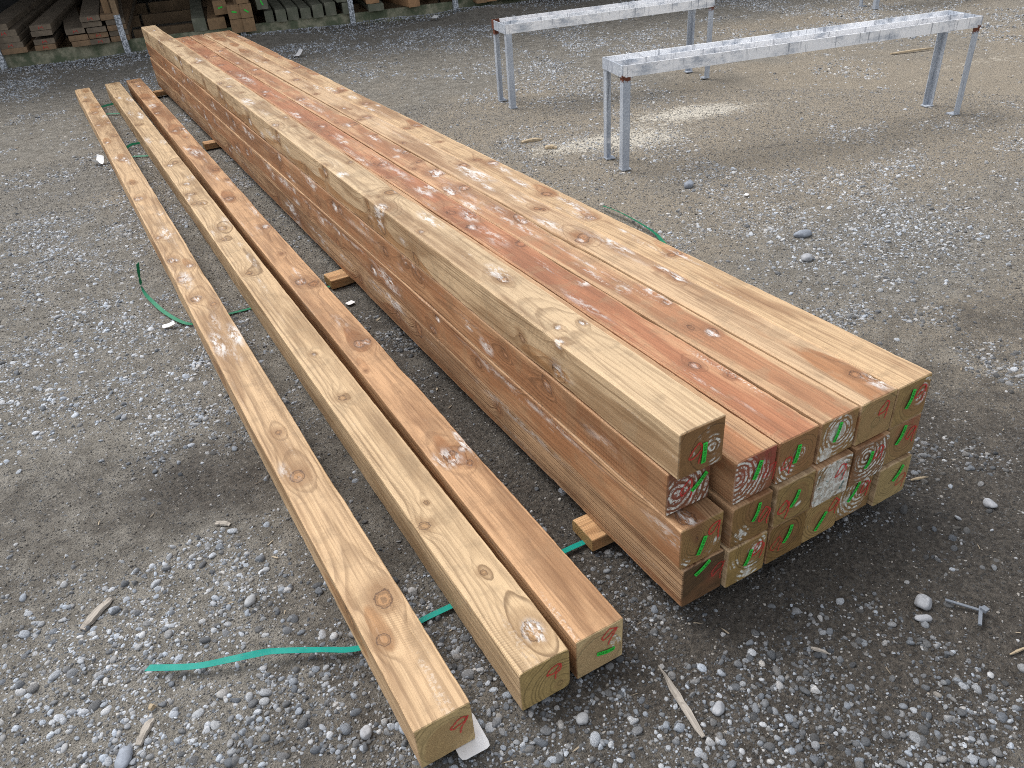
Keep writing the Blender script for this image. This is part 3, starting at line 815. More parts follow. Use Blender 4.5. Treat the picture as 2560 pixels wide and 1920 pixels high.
stackpost(2, 3, -.4907, .0311, 0, 'maroon ended post with white rings, partly hidden behind the lone top post',
          matkw=dict(RB, ringsp=.0078, ring=.5, endc=(.20, .10, .06), heart=(.40, .20, .10)), pith=(-.44, .10), heartR=.085,
          endwhites=[(.1, .6, .45, 1.05), (.5, .4, .4, 1.0), (.15, .1, .25, 1.0)], reds=[(.85, .75, .45, 1.0), (.5, .8, .5, .8), (.2, .6, .3, .7)],
          tagp=((.45, .42), (.60, .80)), ninep=(.85, .40), faint=True)
stackpost(3, 3, -.5181, .0378, 0, 'reddest post of the top layer, white ring traces on its tan end',
          matkw=dict(sap=(.50, .345, .21), heart=(.38, .175, .095), ringsp=.0065, ring=.4, endc=(.25, .165, .08), face_white=.8), pith=(.08, .02), heartR=.10,
          kn=[('T', 2.432, .332, .022, .5), ('T', 1.497, .302, .016, .9), ('T', .29, .319, .012, .5), ('T', .2, .36, .009, .4), ('T', 3.3, .33, .02, .6), ('T', 4.4, .31, .02, .7), ('T', 5.6, .30, .02, .7)],
          whites=[('T', .30, -.035, .10, .006, .7), ('T', .14, -.02, .08, .005, .6), ('T', .80, -.03, .16, .007, .7), ('T', 1.1, .01, .1, .006, .5), ('T', 2.35, .02, .2, .03, .5), ('T', 1.45, .0, .15, .03, .5), ('T', 5.0, .0, .3, .03, .6)],
          endwhites=[(.2, .25, .25, 1.05), (.55, .55, .16, .9), (.1, .05, .2, 1.2)], tagp=((.42, .36), (.50, .76)), ninep=(.22, .36), auto=1)
stackpost(4, 3, -.5242, .049, 0, 'pinkish tan post with big white resin knot midway along its top, white blotched end',
          matkw=dict(sap=(.51, .375, .235), heart=(.38, .20, .11), ringsp=.0075, ring=.35, endc=(.25, .17, .085), face_white=.6), pith=(.02, .10), heartR=.062,
          kn=[('T', 2.167, .466, .028, 1.4), ('T', 1.44, .477, .016, 1.2), ('T', .61, .49, .012, .8), ('T', .394, .467, .014, 1.1), ('T', .45, .44, .009, .2), ('T', 2.556, .49, .014, .9), ('T', 3.218, .46, .02, .4), ('T', 4.022, .43, .022, .8), ('T', 5.2, .45, .02, .6)],
          whites=[('T', 1.9, .0, .5, .03, .35), ('T', 1.05, .01, .25, .008, .55), ('T', 1.42, .0, .12, .018, .6), ('T', 3.8, -.02, .5, .03, .4)],
          endwhites=[(.45, .62, .30, 2.2), (.22, .15, .26, 2.0), (.8, .3, .2, 1.2)], tagp=((.40, .40), (.50, .82)), auto=1)
stackpost(5, 3, -.554, .0388, 0, 'golden tan post whose clean pale end shows a red nine and no green tag',
          matkw=dict(GD, ringsp=.009, ring=.3, endc=(.34, .27, .15), face_white=.5), pith=(0, -.1), heartR=.070,
          kn=[('T', 2.169, .606, .02, .4), ('T', .712, .613, .014, .9), ('T', .027, .60, .012, .2), ('T', .0, .63, .012, .9), ('T', 1.5, .58, .012, .3), ('T', 3.3, .58, .02, .5), ('T', 4.6, .57, .02, .5)],
          whites=[('T', -.02 + .07, .045, .04, .025, .9), ('T', 1.1, .02, .3, .02, .4), ('T', 3.0, .0, .5, .02, .3)],
          endwhites=[(.45, .6, .05, .9)], ninep=(.66, .60), auto=1)
stackpost(6, 3, -.5656, .0307, 0, 'golden post along the right edge of the top layer, ringed end',
          matkw=dict(GD, ringsp=.0095, ring=.4, endc=(.27, .20, .10), face_white=.45, sap=(.52, .40, .25)), pith=(.2, 0), heartR=.05,
          kn=[('T', 1.30, .70, .014, .8), ('T', .856, .745, .010, .9), ('T', .86, .715, .012, .2), ('T', 2.2, .70, .014, .3), ('T', 3.6, .70, .02, .4), ('T', 5.0, .70, .02, .4)],
          whites=[('T', 2.1, .02, .12, .02, .7)], endwhites=[(.8, .5, .2, .9), (.9, .85, .15, .9)], reds=[(.8, .5, .18, .7)],
          tagp=((.35, .38), (.48, .80)), ninep=(.72, .58), auto=1)
hid = dict(n=12)
stackpost(2, 2, -.5728, 0, 0, 'brown post end with a white resin blob at lower left and long red scrawl',
          matkw=dict(RB, ringsp=.009, endc=(.20, .13, .06)), pith=(.25, .25), heartR=.05, fine=False, endwhites=[(.27, .27, .14, 1.9)], tagp=((.50, .46), (.65, .86)), ninep=(.80, .42), **hid)
stackpost(3, 2, -.6136, .0274, 0, 'olive brown post end with a grey knot and a red nine on its left half',
          matkw=dict(OL, ringsp=.010, endc=(.25, .185, .09)), pith=(.05, 0), heartR=.04, fine=False, endwhites=[(.62, .32, .09, .8)], tagp=((.42, .36), (.58, .72)), ninep=(.22, .36), **hid)
stackpost(4, 2, -.6329, .0065, 0, 'post end wholly crusted white with teal and dark mould patches',
          matkw=dict(RB, ringsp=.008, endc=(.22, .16, .10), teal=.85), pith=(.2, .05), heartR=.05, fine=False, endwhites=[(.3, .3, .5, 2.2), (.55, .75, .45, 2.0), (.85, .3, .4, 1.9)], reds=[(.7, .5, .12, .6)], ninep=(.68, .62), **hid)
stackpost(5, 2, -.624, .0511, 0, 'post end with white concentric rings and a crimson nine, second layer',
          matkw=dict(RB, ringsp=.0075, endc=(.19, .12, .075)), pith=(-.15, .15), heartR=.07, fine=False, endwhites=[(.4, .6, .35, 1.15), (.6, .3, .45, 1.0), (.9, .8, .2, 1.0)], tagp=((.35, .36), (.50, .74)), ninep=(.70, .56), **hid)
stackpost(6, 2, -.5393, .0733, 0, 'post at the right side of the second layer, reddish stain over its top',
          matkw=dict(OL, ringsp=.0085, endc=(.27, .20, .11)), pith=(.1, 0), heartR=.06, fine=False, endwhites=[], reds=[(.7, .85, .4, .65)], tagp=((.30, .46), (.50, .88)), ninep=(.75, .52), **hid)
stackpost(2, 1, -.6115, -.03, 0, 'bottom layer post end with two white ringed knots and a crumbly white corner',
          matkw=dict(OL, ringsp=.008, endc=(.26, .19, .085)), pith=(.18, .25), heartR=.04, fine=False, endwhites=[(.68, .72, .17, 1.1), (.18, .58, .12, 1.0), (.55, .15, .22, 1.7), (.9, .85, .12, 1.2)], reds=[(.7, .72, .12, .7)],
          tagp=((.46, .40), (.58, .76)), ninep=(.76, .62), **hid)
stackpost(3, 1, -.5802, .0274, 0, 'plain dark brown bottom post end marked with a faint red nine',
          matkw=dict(RB, ringsp=.009, endc=(.19, .125, .055)), pith=(-.05, .1), heartR=.05, fine=False, tagp=((.43, .40), (.58, .80)), ninep=(.22, .42), faint=True, **hid)
stackpost(4, 1, -.571, -.0191, 0, 'sandy brown bottom post end with a green tag that curls at its top',
          matkw=dict(GD, ringsp=.0085, endc=(.30, .22, .11)), pith=(0, 0), heartR=.03, fine=False, endwhites=[(.12, .4, .06, .6)], tagp=((.35, .22), (.60, .62)), tagbend=.003, ninep=(.80, .62), **hid)
stackpost(5, 1, -.503, 0, 0, 'bottom post end with pale chalky rings on its left half and red scrawl',
          matkw=dict(OL, ringsp=.008, endc=(.25, .17, .09)), pith=(.15, .12), heartR=.04, fine=False, endwhites=[(.25, .5, .32, 1.5), (.55, .3, .25, 1.1), (.85, .8, .2, .9)], reds=[(.7, .6, .15, .6)],
          tagp=((.30, .45), (.55, .88)), ninep=(.76, .55), **hid)
stackpost(6, 1, -.6117, 0, 0, 'greenish tan bottom post end at the far right, fine brown rings',
          matkw=dict(OL, ringsp=.0075, endc=(.32, .26, .145)), pith=(-.1, 0), heartR=.01, fine=False, tagp=((.48, .50), (.72, .84)), ninep=(.76, .36), faint=True, **hid)

def groundpost(i, x, y, a, L, label, matkw, kn, tagp=None, ninep=None, nsize=.40, whites=(), **kw):
    mat = wood_mat('sawn_pine_single', seed=40 + i, **matkw)
    xc = x * W + .0625
    kz = [('T', sw - y * W, cw - (xc + math.tan(a) * (sw - y * W)), kr, kwt) if f == 'T' else (f, sw - y * W, cw, kr, kwt) for f, sw, cw, kr, kwt in kn]
    o = post_mesh('timber_post', L * W, mat, c_single=True, knots=kz, seed=40 + i, whites=whites, **kw)
    o.location = (xc, y * W, .0012); o.rotation_euler = (0, 0, -a)
    tag(o, label, 'timber post', 'single timber posts lying on the ground')
    if tagp: tagstrip(o, *tagp, flip=False)
    if ninep: nine(o, *ninep, nsize, seed=i, ang=-.35)
    return o
groundpost(0, -5.4252, -.5658, -.0032, 59.06, 'leftmost single post on the ground, pale with round knots, white card under its end',
           dict(sap=(.52, .395, .245), heart=(.38, .225, .11), ringsp=.011, ring=.42, endc=(.42, .34, .20), face_white=.3),
           [('T', .834, -.633, .020, .35), ('T', .276, -.599, .020, .15), ('T', .168, -.643, .013, .2), ('T', 2.212, -.642, .02, .8), ('T', 2.45, -.66, .02, .5), ('T', 2.58, -.60, .015, .7), ('T', 2.0, -.62, .006, 1.2),
            ('T', 3.724, -.657, .022, .7), ('T', 4.621, -.63, .02, .5), ('T', 5.3, -.6, .02, .4), ('T', 5.755, -.587, .02, .6), ('T', 6.4, -.6, .02, .5), ('L', .3, .02, .02, 0), ('L', 1.6, .01, .02, .3), ('L', 3.0, .0, .02, .5)],
           whites=[('T', 2.5, -.02, .12, .03, .6), ('T', .95, -.04, .06, .02, .5)],
           ninep=(.72, .60), auto=1, pith=(.04, -.16), heartR=.055, drift=.02, n=16)
groundpost(1, -3.5136, -.5565, -.0004, 59.31, 'middle single post on the ground, blond with long growth lines and white centred knot',
           dict(sap=(.54, .43, .275), heart=(.40, .26, .135), ringsp=.0095, ring=.62, endc=(.33, .26, .13), face_white=.2),
           [('T', .011, -.355, .021, 1.15), ('T', .448, -.415, .012, .2), ('T', .526, -.377, .006, .1), ('T', 1.143, -.39, .012, .1), ('T', .22, -.365, .008, .0), ('T', 2.796, -.395, .014, .5), ('T', 3.6, -.40, .02, .5), ('T', 4.3, -.36, .02, .3), ('T', 5.498, -.407, .02, .3)],
           ninep=(.66, .62), nsize=.36, auto=1, pith=(.28, -.30), heartR=.015, drift=.014, n=16)
groundpost(2, -2.3588, -.5321, .0051, 59.39, 'orange brown single post on the ground nearest the stack, green tag on its end',
           dict(sap=(.48, .32, .185), heart=(.33, .17, .08), ringsp=.0105, ring=.5, endc=(.48, .40, .26), face_white=.4),
           [('T', .661, -.235, .02, .8), ('T', .608, -.205, .010, .6), ('T', .68, -.19, .012, .7), ('T', 1.438, -.223, .02, .45), ('T', 1.25, -.27, .006, .0), ('T', 2.087, -.237, .022, .6), ('T', 3.37, -.24, .022, .5), ('T', 4.414, -.21, .022, .6), ('T', 5.1, -.22, .02, .6), ('T', 5.766, -.234, .02, .6)],
           whites=[('T', .73, -.02, .05, .045, .75), ('T', .78, .055, .06, .012, 1.1), ('T', 4.5, 0, .12, .04, .6)],
           tagp=((.42, .42), (.80, .34)), ninep=(.66, .74), auto=1, pith=(-.05, -.14), heartR=.072, drift=.02, n=16, endwhites=[(.82, .52, .13, 1.4)])

# ------------------------------------------------------------------ bearers under the stack
bm_ = wood_mat('bearer_pine', seed=80, sap=(.58, .40, .22), heart=(.42, .24, .11), endc=(.30, .22, .11), ringsp=.006)
bl = ['nearest wooden bearer sticking out beneath the stack beside the green strap', 'second wooden bearer from the near end, poking out beneath the stack', 'third wooden bearer from the near end, poking out beneath the stack', 'farthest wooden bearer beneath the stack, beside the far end of the orange brown single post']
for i, (by, xl) in enumerate(((.285, -.042), (2.245, -.085), (4.97, -.075), (7.08, -.085))):
    o = post_mesh('timber_bearer', 1.0, bm_, pith=(.2, -.6), seed=70 + i, sec=(.095 if i else .10, .0415), fine=False, n=6, rc=.002)
    o.location = (xl, by, .0005); o.rotation_euler = (0, 0, -math.pi / 2 + (.03 if i % 2 else -.02))
    tag(o, bl[i], 'timber bearer', 'bearers under the stack')

# ------------------------------------------------------------------ straps
def ribbon(name, pts, w, mat, label, group='green packing straps', cat='packing strap', res=6, th=.0009):
    P = [Vector(p[:3]) for p in pts]; T = [p[3] if len(p) > 3 else 0.0 for p in pts]
    Q, A = [], []
    for i in range(len(P) - 1):
        a, b, c, d = P[max(i - 1, 0)], P[i], P[i + 1], P[min(i + 2, len(P) - 1)]
        for k in range(res):
            t = k / res
            Q.append(.5 * ((2 * b) + (c - a) * t + (2 * a - 5 * b + 4 * c - d) * t * t + (3 * b - a - 3 * c + d) * t**3)); A.append(T[i] * (1 - t) + T[i + 1] * t)
    Q.append(P[-1]); A.append(T[-1])
    V, F = [], []
    for i, q in enumerate(Q):
        tn = (Q[min(i + 1, len(Q) - 1)] - Q[max(i - 1, 0)]).normalized()
        side = tn.cross(Vector((0, 0, 1)))
        if side.length < .05: side = Vector((1, 0, 0))
        side.normalize(); side = Matrix.Rotation(A[i], 3, tn) @ side
        nr = side.cross(tn)
        ex = tn * (w * .5 if i == 0 else 0)
        for sg in (-1, 1):
            for e in (-.5, .5):
                V.append(tuple(q + side * sg * w / 2 + nr * e * th - (ex * (1 if sg > 0 else 0))))
    for i in range(len(Q) - 1):
        o = i * 4; p = o + 4
        F += [(o + 1, p + 1, p + 3, o + 3), (o, o + 2, p + 2, p), (o, p, p + 1, o + 1), (o + 2, o + 3, p + 3, p + 2)]
    n_ = (len(Q) - 1) * 4
    F += [(0, 1, 3, 2), (n_, n_ + 2, n_ + 3, n_ + 1)]
    o = mesh_obj(name, V, F, mat); tag(o, label, cat, group); return o
ribbon('packing_strap', [(-1.124, .497, .012, .15), (-1.03, .440, .014, .1), (-.95, .408, .018, .2), (-.894, .386, .022, .35), (-.854, .371, .020, .05), (-.76, .320, .014, -.1), (-.686, .283, .006, 0), (-.60, .278, .0008, 0), (-.50, .2785, .0022, 0), (-.44, .278, .002, 0), (-.3, .277, .0008, 0), (-.15, .277, .003, 0), (-.09, .277, .004, 0), (-.02, .277, .0008, 0)],
       .0165, M_strap, 'bright teal strap passing under the near ends of the single posts, loose end at left')
ribbon('packing_strap', [(-.800, 2.68, .155, 1.2), (-.812, 2.675, .09, 1.2), (-.815, 2.66, .03, 1.0), (-.795, 2.56, .012, .5), (-.765, 2.42, .008, .2), (-.715, 2.28, .006, .1), (-.66, 2.25, .001, 0), (-.53, 2.248, .0025, 0), (-.445, 2.242, .0025, 0), (-.3, 2.238, .001, 0), (-.12, 2.234, .003, 0), (-.0, 2.232, .001, 0)],
       .0165, M_strap2, 'dark green strap with its left end standing up beside the leftmost single post')
ribbon('packing_strap', [(-.60, 5.36, .003), (-.542, 5.392, .012, .8), (-.50, 5.43, .018, .8), (-.452, 5.46, .01, .8), (-.38, 5.50, .003)], .018, M_strap2, 'short dark green strap curving between the left two posts, farther of that pair')
ribbon('packing_strap', [(-.68, 5.16, .003), (-.60, 5.145, .004), (-.53, 5.13, .005, .3), (-.458, 5.086, .005, .3), (-.40, 5.07, .003), (-.1, 5.05, .001)], .018, M_strap2, 'dark green strap crossing flat between the left two posts at the third bearer')
ribbon('packing_strap', [(-.62, 6.98, .003), (-.544, 7.0, .008, .8), (-.449, 7.03, .01, .8), (-.38, 7.05, .002)], .018, M_strap2, 'farthest green strap visible between the left two posts')
ribbon('packing_strap', [(-.60, 6.70, .003), (-.527, 6.67, .006, .4), (-.45, 6.62, .004, .3), (-.38, 6.60, .002)], .016, M_strap2, 'green strap just nearer than the farthest one between the left two posts')
ribbon('packing_strap', [(1.30, 1.50, -.012, 0), (1.37, 1.68, .002, 0), (1.400, 1.80, .014, .3), (1.412, 2.0, .022, .4), (1.410, 2.14, .022, .4), (1.405, 2.22, .018, .2)], .020, M_strap2, 'green strap end lying on the dirt along the right side of the stack')

# ------------------------------------------------------------------ cards
def card(x, y, w, h, rot, label, bend=0.3, lift=.004, tilt=0.0, marks=0):
    V, F = [], []
    N = 7; rr_ = .12
    for i in range(N + 1):
        t = i / N - .5
        a = bend * t
        for j in range(N + 1):
            s_ = j / N - .5
            cc = .5 - rr_
            fx, fy = t, s_
            # rounded corners
            if abs(fx) > cc and abs(fy) > cc:
                dx, dy = abs(fx) - cc, abs(fy) - cc; q = max(dx, dy) / max(math.hypot(dx, dy), 1e-6)
                fx = math.copysign(cc + dx * q, fx); fy = math.copysign(cc + dy * q, fy)
            V.append((fx * w, fy * h, (1 - math.cos(a * 2)) * w * .8 + max(0, fx) * tilt * w))
    for i in range(N):
        for j in range(N):
            a = i * (N + 1) + j; F.append((a, a + N + 1, a + N + 2, a + 1))
    n0 = len(V); V2 = [(v[0], v[1], v[2] - .0008) for v in V]
    F2 = [tuple(n0 + q for q in f[::-1]) for f in F]
    ring_ = [i * (N + 1) for i in range(N + 1)] + [N * (N + 1) + j for j in range(1, N + 1)] + [i * (N + 1) + N for i in range(N - 1, -1, -1)] + [j for j in range(N - 1, 0, -1)]
    F3 = [(ring_[k], ring_[(k + 1) % len(ring_)], n0 + ring_[(k + 1) % len(ring_)], n0 + ring_[k]) for k in range(len(ring_))]
    o = mesh_obj('card', V + V2, F + F2 + F3, M_card)
    o.location = (x, y, lift); o.rotation_euler = (0, 0, rot)
    tag(o, label, 'card', 'white plastic cards dropped on the ground')
    if marks:
        mb = MB()
        for k in range(marks):
            mb.box(-w * .30 + k * w * .1, -w * .30 + k * w * .1 + .0012, -h * .1, h * .22, .0018, .0022)
        p = mb.build('print_mark', M_ink, o)
        p['label'] = 'short dark printed strokes'
    return o
card(-.566, -.052, .068, .098, -.03, 'white card sticking out from under the near end of the leftmost post', 0, .0009, 0, 3)
card(-.775, 2.29, .05, .034, -.1, 'white block like card at the foot of the dark green strap', .2, .010, .25)
card(-.758, 5.13, .055, .10, .4, 'bent white scrap left of the single posts, halfway back', 1.3, .008, .6)
card(1.495, 7.86, .10, .10, .1, 'white card standing tilted on gravel just past the stack', .4, .012, .9)
card(3.456, 8.62, .09, .09, .3, 'white card lying on gravel before the timber rack', .2, .045, .4)
card(-.065, 2.02, .035, .03, .3, 'small white label between the orange brown single post and the stack', .1, .003, 0)
card(2.10, 1.90, .03, .022, .4, 'tiny white chip on the dirt right of the stack', .1, .003, 0)

# ------------------------------------------------------------------ splinters
def splinter(a, b, w, mat, label, th=.005, name='wood_splinter', seed=0, cat='wood splinter', blunt=.15):
    A = Vector((*a, 0)); B = Vector((*b, 0)); L = (B - A).length; r = random.Random(seed)
    N = 9; V, F = [], []
    for i in range(N + 1):
        t = i / N
        ww = w * (blunt + (1 - blunt) * math.sin(math.pi * min(1, .12 + t * .95)) ** .7) * (1 + r.uniform(-.15, .15))
        c = r.uniform(-.06, .06) * w; zz = th * (.6 + .5 * math.sin(t * 3)) * (1 if t < .85 else .6)
        y_ = t * L
        V += [(c - ww / 2, y_, 0), (c + ww / 2, y_, 0), (c + ww * .38, y_, zz), (c - ww * .30, y_, zz * 1.15)]
    for i in range(N):
        o = i * 4; p = o + 4
        for k in range(4):
            F.append((o + k, o + (k + 1) % 4, p + (k + 1) % 4, p + k))
    F += [(3, 2, 1, 0), (N * 4, N * 4 + 1, N * 4 + 2, N * 4 + 3)]
    o = mesh_obj(name, V, F, mat)
    o.location = (A.x, A.y, float(ground_z(A.x, A.y)) + .004); o.rotation_euler = (0, 0, math.atan2(-(B - A).x, (B - A).y))
    tag(o, label, cat, 'wood scraps on the dirt'); return o
splinter((-.151, -.318), (-.118, -.132), .017, M_grey_splint, 'long grey weathered splinter on the gravel in front of the stack', .006, seed=1, blunt=.1)
splinter((-1.255, .728), (-1.178, .80), .024, M_grey_splint, 'pointed grey wedge of wood among the stones at lower left', .008, seed=2, blunt=.7)
splinter((-1.18, .315), (-1.143, .368), .020, M_grey_splint, 'brownish grey chip of wood below the loose strap end', .007, seed=3, blunt=.8)
splinter((-1.143, .389), (-1.131, .397), .012, M_pale_splint, 'small pale yellow cube of wood near the bottom left', .010, seed=4, blunt=.95)
splinter((-.876, .936), (-.842, .905), .017, M_grey_splint, 'flat grey chip left of the leftmost post', .005, seed=5, blunt=.9)
splinter((1.70, 3.55), (1.84, 3.515), .035, M_pale_splint, 'tan stick on the dirt near the front trestle', .014, seed=6, blunt=.6)
splinter((1.75, 3.34), (1.81, 3.29), .05, M_pale_splint, 'curled tan bark chip beside the tan stick', .014, seed=7, blunt=.8)
splinter((.874, -.026), (.925, -.045), .008, M_pale_splint, 'thin pale splinter right of the near stack corner', .004, seed=8)
splinter((.545, -.527), (.60, -.537), .006, M_pale_splint, 'thin pale splinter cut by the right edge of the picture', .004, seed=9)
splinter((.20, -.28), (.222, -.315), .008, M_grey_splint, 'short brown stick among the pale stones', .005, seed=10)
splinter((5.3, 3.55), (5.75, 3.42), .025, M_pale_splint, 'long thin stick on the dirt far behind the front trestle', .012, seed=11)
# bent metal scrap shaped like a T
r_ = empty('metal_scrap', (.60, -.428, .002)); tag(r_, 'grey bent metal scrap shaped like a T on the dark dirt', 'metal scrap')
gz_ = float(ground_z(.6, -.43)) + .010
mb = MB(); mb.box(-.0032, .0032, 0, .082, gz_, gz_ + .003, Matrix.Rotation(R(31), 4, 'Z')); mb.build('bar', M_twine, r_)
mb = MB(); mb.box(-.0038, .0038, 0, .058, gz_ + .001, gz_ + .006, Matrix.Translation((.004, .012, 0)) @ Matrix.Rotation(R(122), 4, 'Z')); mb.build('bar', M_twine, r_)
mb = MB(); mb.box(-.007, .007, -.006, .008, gz_ + .004, gz_ + .012); mb.build('clip', M_twine, r_)

# ------------------------------------------------------------------ trestles
def leg_mesh(h, sx, sy, rust_top):
    """angle iron leg: two flanges meeting at the outer corner (origin), opening inwards along sx, sy"""
    w, t = .044, .005
    N = 14; V, F = [], []
    pr = [(0, 0), (w, 0), (w, t), (t, t), (t, w), (0, w)]
    for i in range(N + 1):
        z = h * i / N
        for (a, b) in pr: V.append((a * sx, b * sy, z))
    for i in range(N):
        o = i * 6; p = o + 6
        for k in range(6):
            q = (o + k, o + (k + 1) % 6, p + (k + 1) % 6, p + k); F.append(q if sx * sy > 0 else q[::-1])
    F += [(5, 4, 3, 2, 1, 0) if sx * sy > 0 else (0, 1, 2, 3, 4, 5), tuple(N * 6 + k for k in (range(6) if sx * sy > 0 else reversed(range(6))))]
    rust = [rust_top * float(np.exp(-((h - v[2]) / .035)**2)) + .25 * float(np.exp(-(v[2] / .03)**2)) for v in V]
    return V, F, rust
def trestle(name, LF, RF, dep, h, label, rusts=(0, 0, 0, 0)):
    LF = Vector((*LF, 0)); RF = Vector((*RF, 0)); L = (RF - LF).length
    ang = math.atan2((RF - LF).y, (RF - LF).x)
    root = empty(name, LF, ang); tag(root, label, 'trestle', 'galvanised angle iron trestles')
    rail = .062
    cors = [(0, 0, 1, 1), (L, 0, -1, 1), (L, dep, -1, -1), (0, dep, 1, -1)]
    for (cx_, cy_, sx, sy), ru in zip(cors, rusts):
        V, F, rust = leg_mesh(h - rail, sx, sy, ru)
        lo = mesh_obj('leg', [(v[0] + cx_, v[1] + cy_, v[2]) for v in V], F, M_galv_leg, root, dict(rust=rust))
        mb = MB(); mb.box(cx_ - .002 if sx > 0 else cx_ - .056, cx_ + .056 if sx > 0 else cx_ + .002, cy_ - .002 if sy > 0 else cy_ - .054, cy_ + .054 if sy > 0 else cy_ + .002, -.006, .0005)
        mesh_obj('foot_plate', mb.V, mb.F, M_galv_leg, lo, dict(rust=[.3] * 8))
    def rail_m(nm, x0, x1, y0, y1, flange, fx, M=M_galv_rail):
        mb = MB()
        N = 1
        for i in range(N):
            if x1 - x0 > y1 - y0: a0, a1 = x0 + (x1 - x0) * i / N, x0 + (x1 - x0) * (i + 1) / N; bx = (a0, a1, y0, y1)
            else: a0, a1 = y0 + (y1 - y0) * i / N, y0 + (y1 - y0) * (i + 1) / N; bx = (x0, x1, a0, a1)
            mb.box(*bx, h - rail, h)
        if flange:
            f = flange
            if x1 - x0 > y1 - y0: mb.box(x0 + .006, x1 - .006, y1 if f > 0 else y0 - .04, y1 + .04 if f > 0 else y0, h - rail + .001, h - rail + .006)
        if True:   # one clean subdivided bar
            mb2 = MB(); N = 60; lx = x1 - x0 > y1 - y0
            for i in range(N + 1):
                t = i / N
                for (p_, z_) in ((0, h - rail), (1, h - rail), (1, h - rail * .5), (1, h), (0, h), (0, h - rail * .5)):
                    mb2.V.append((x0 + (x1 - x0) * t, y0 + (y1 - y0) * p_, z_) if lx else (x0 + (x1 - x0) * (1 - p_), y0 + (y1 - y0) * t, z_))
            for i in range(N):
                for k in range(6): mb2.F.append((i * 6 + k, i * 6 + 6 + k, i * 6 + 6 + (k + 1) % 6, i * 6 + (k + 1) % 6))
            mb2.F += [tuple(range(6)), tuple(reversed(range(N * 6, N * 6 + 6)))]
            if flange: mb2.add(mb.V[8:], [tuple(q - 8 for q in f) for f in mb.F[6:]])
            mb = mb2
        rust = []
        for v in mb.V:
            q = 0
            for (cx_, cy_, _, _), ru in zip(cors, rusts):
                q = max(q, ru * math.exp(-((v[0] - cx_)**2 + (v[1] - cy_)**2) / (.05**2 if ru > 1 else .03**2)) * (1.0 if ru > 1 else (.8 if v[2] < h - .045 else 0)))
            rust.append(q)
        return mesh_obj(nm, mb.V, mb.F, M, root, dict(rust=rust))
    rail_m('long_rail', 0, L, -.0005, .0055, 1, 0)
    rail_m('long_rail', 0, L, dep - .0055, dep + .0005, -1, 0)
    rail_m('long_rail', .006, L - .006, dep * .5 - .003, dep * .5 + .003, 1, 0)
    rail_m('end_rail', -.0065, -.0005, -.0005, dep + .0005, 0, 0, M_galv_leg)
    rail_m('end_rail', L + .0005, L + .0065, -.0005, dep + .0005, 0, 0, M_galv_leg)
    return root
trestle('trestle', (1.853, 2.650), (4.140, 2.110), .285, .577, 'front galvanised trestle with a whitened top rail standing right of the stack', (.9, 1.0, 0, .35))
trestle('trestle', (2.078, 4.350), (3.740, 4.02), .315, .58, 'rear galvanised trestle with a dark rusty patch on its left corner', (0, .8, .9, 1.9))
trestle('trestle', (6.99, 5.08), (9.2, 4.55), .27, .58, 'farthest trestle of which only two legs show at the top edge', (0, 0, 0, 0))

# ------------------------------------------------------------------ timber rack shed
SO = Vector((-1.25, 10.03, 0)); SA = math.atan2(-.21, 1.0)
SM = Matrix.Translation(SO) @ Matrix.Rotation(SA, 4, 'Z')      # local u along the front, v into the shed
SMi = SM.inverted()
def dull(name, c, sc=9, seed=0., algae=0.0):
    m = NT(name); co = m.coord('Object')
    f = m.noise(m.mapv(co, (60, 60, 60) if sc == 0 else (40, 3, 40), (seed, 0, 0)), 1, 4); g = m.noise(m.mapv(co, (6, 6, 6), (seed, 4, 0)), 1, 5, .65)
    col = m.mix(m.ss(g, .3, .7), c, tuple(q * .6 for q in c)); col = m.mix(m.ss(f, .4, .75, 0, .5), col, tuple(q * .45 for q in c))
    if algae: col = m.mix(m.ss(g, .38, .62, 0, algae), col, (.075, .10, .055))
    return m.fin(col, .82, m.bump(f, .002, .6))
M_kerb = dull('algae_timber', (.32, .31, .22), algae=.9)
M_greyboard = dull('weathered_board', (.215, .17, .122), seed=2.)
M_brownboard = dull('rough_brown_board', (.27, .175, .10), seed=5.)
M_brownpost = dull('brown_stock_timber', (.30, .19, .10), seed=7.)
M_greenpost = dull('greenish_stock_timber', (.21, .21, .16), seed=9., algae=.3)
M_orange = dull('orange_stock_timber', (.42, .24, .12), seed=11.)
M_tin = dull('dark_cladding', (.06, .06, .06), seed=13.)
M_upright = dull('rack_post_timber', (.28, .19, .11), seed=15.)
def paint_foot():
    m = NT('flaked_white_paint'); co = m.coord('Object')
    n_ = m.noise(co, 60, 4, .7)
    return m.fin(m.mix(m.ss(n_, .42, .56), (.62, .66, .72), (.16, .18, .2)), .7, m.bump(n_, .001))
M_wpaint = paint_foot()

shed = empty('timber_rack_shed', SO, SA)
tag(shed, 'open fronted dark timber storage shed along the back of the yard', 'storage shed')
def sbox(nm, u0, u1, v0, v1, z0, z1, mat, parent=None, c=0.0):
    mb = MB(); mb.box(u0, u1, v0, v1, z0, z1, c=c); return mb.build(nm, mat, parent or shed)
sbox('added_back_wall', -5.2, 13, 6.4, 6.5, -.02, 2.9, M_tin)  # back and side walls added to keep the rack interior dark
sbox('added_side_wall', -5.3, -5.2, -.1, 6.5, -.02, 2.9, M_tin)
sbox('added_side_wall', 13.0, 13.1, -.1, 6.5, -.02, 2.9, M_tin)
sbox('added_roof', -5.6, 13.4, -.9, 6.8, 2.92, 3.0, M_tin)  # unseen roof, added to block sky light from the rack
sbox('roof_beam', -5.2, 13.0, -.10, -.02, 2.68, 2.90, M_upright)
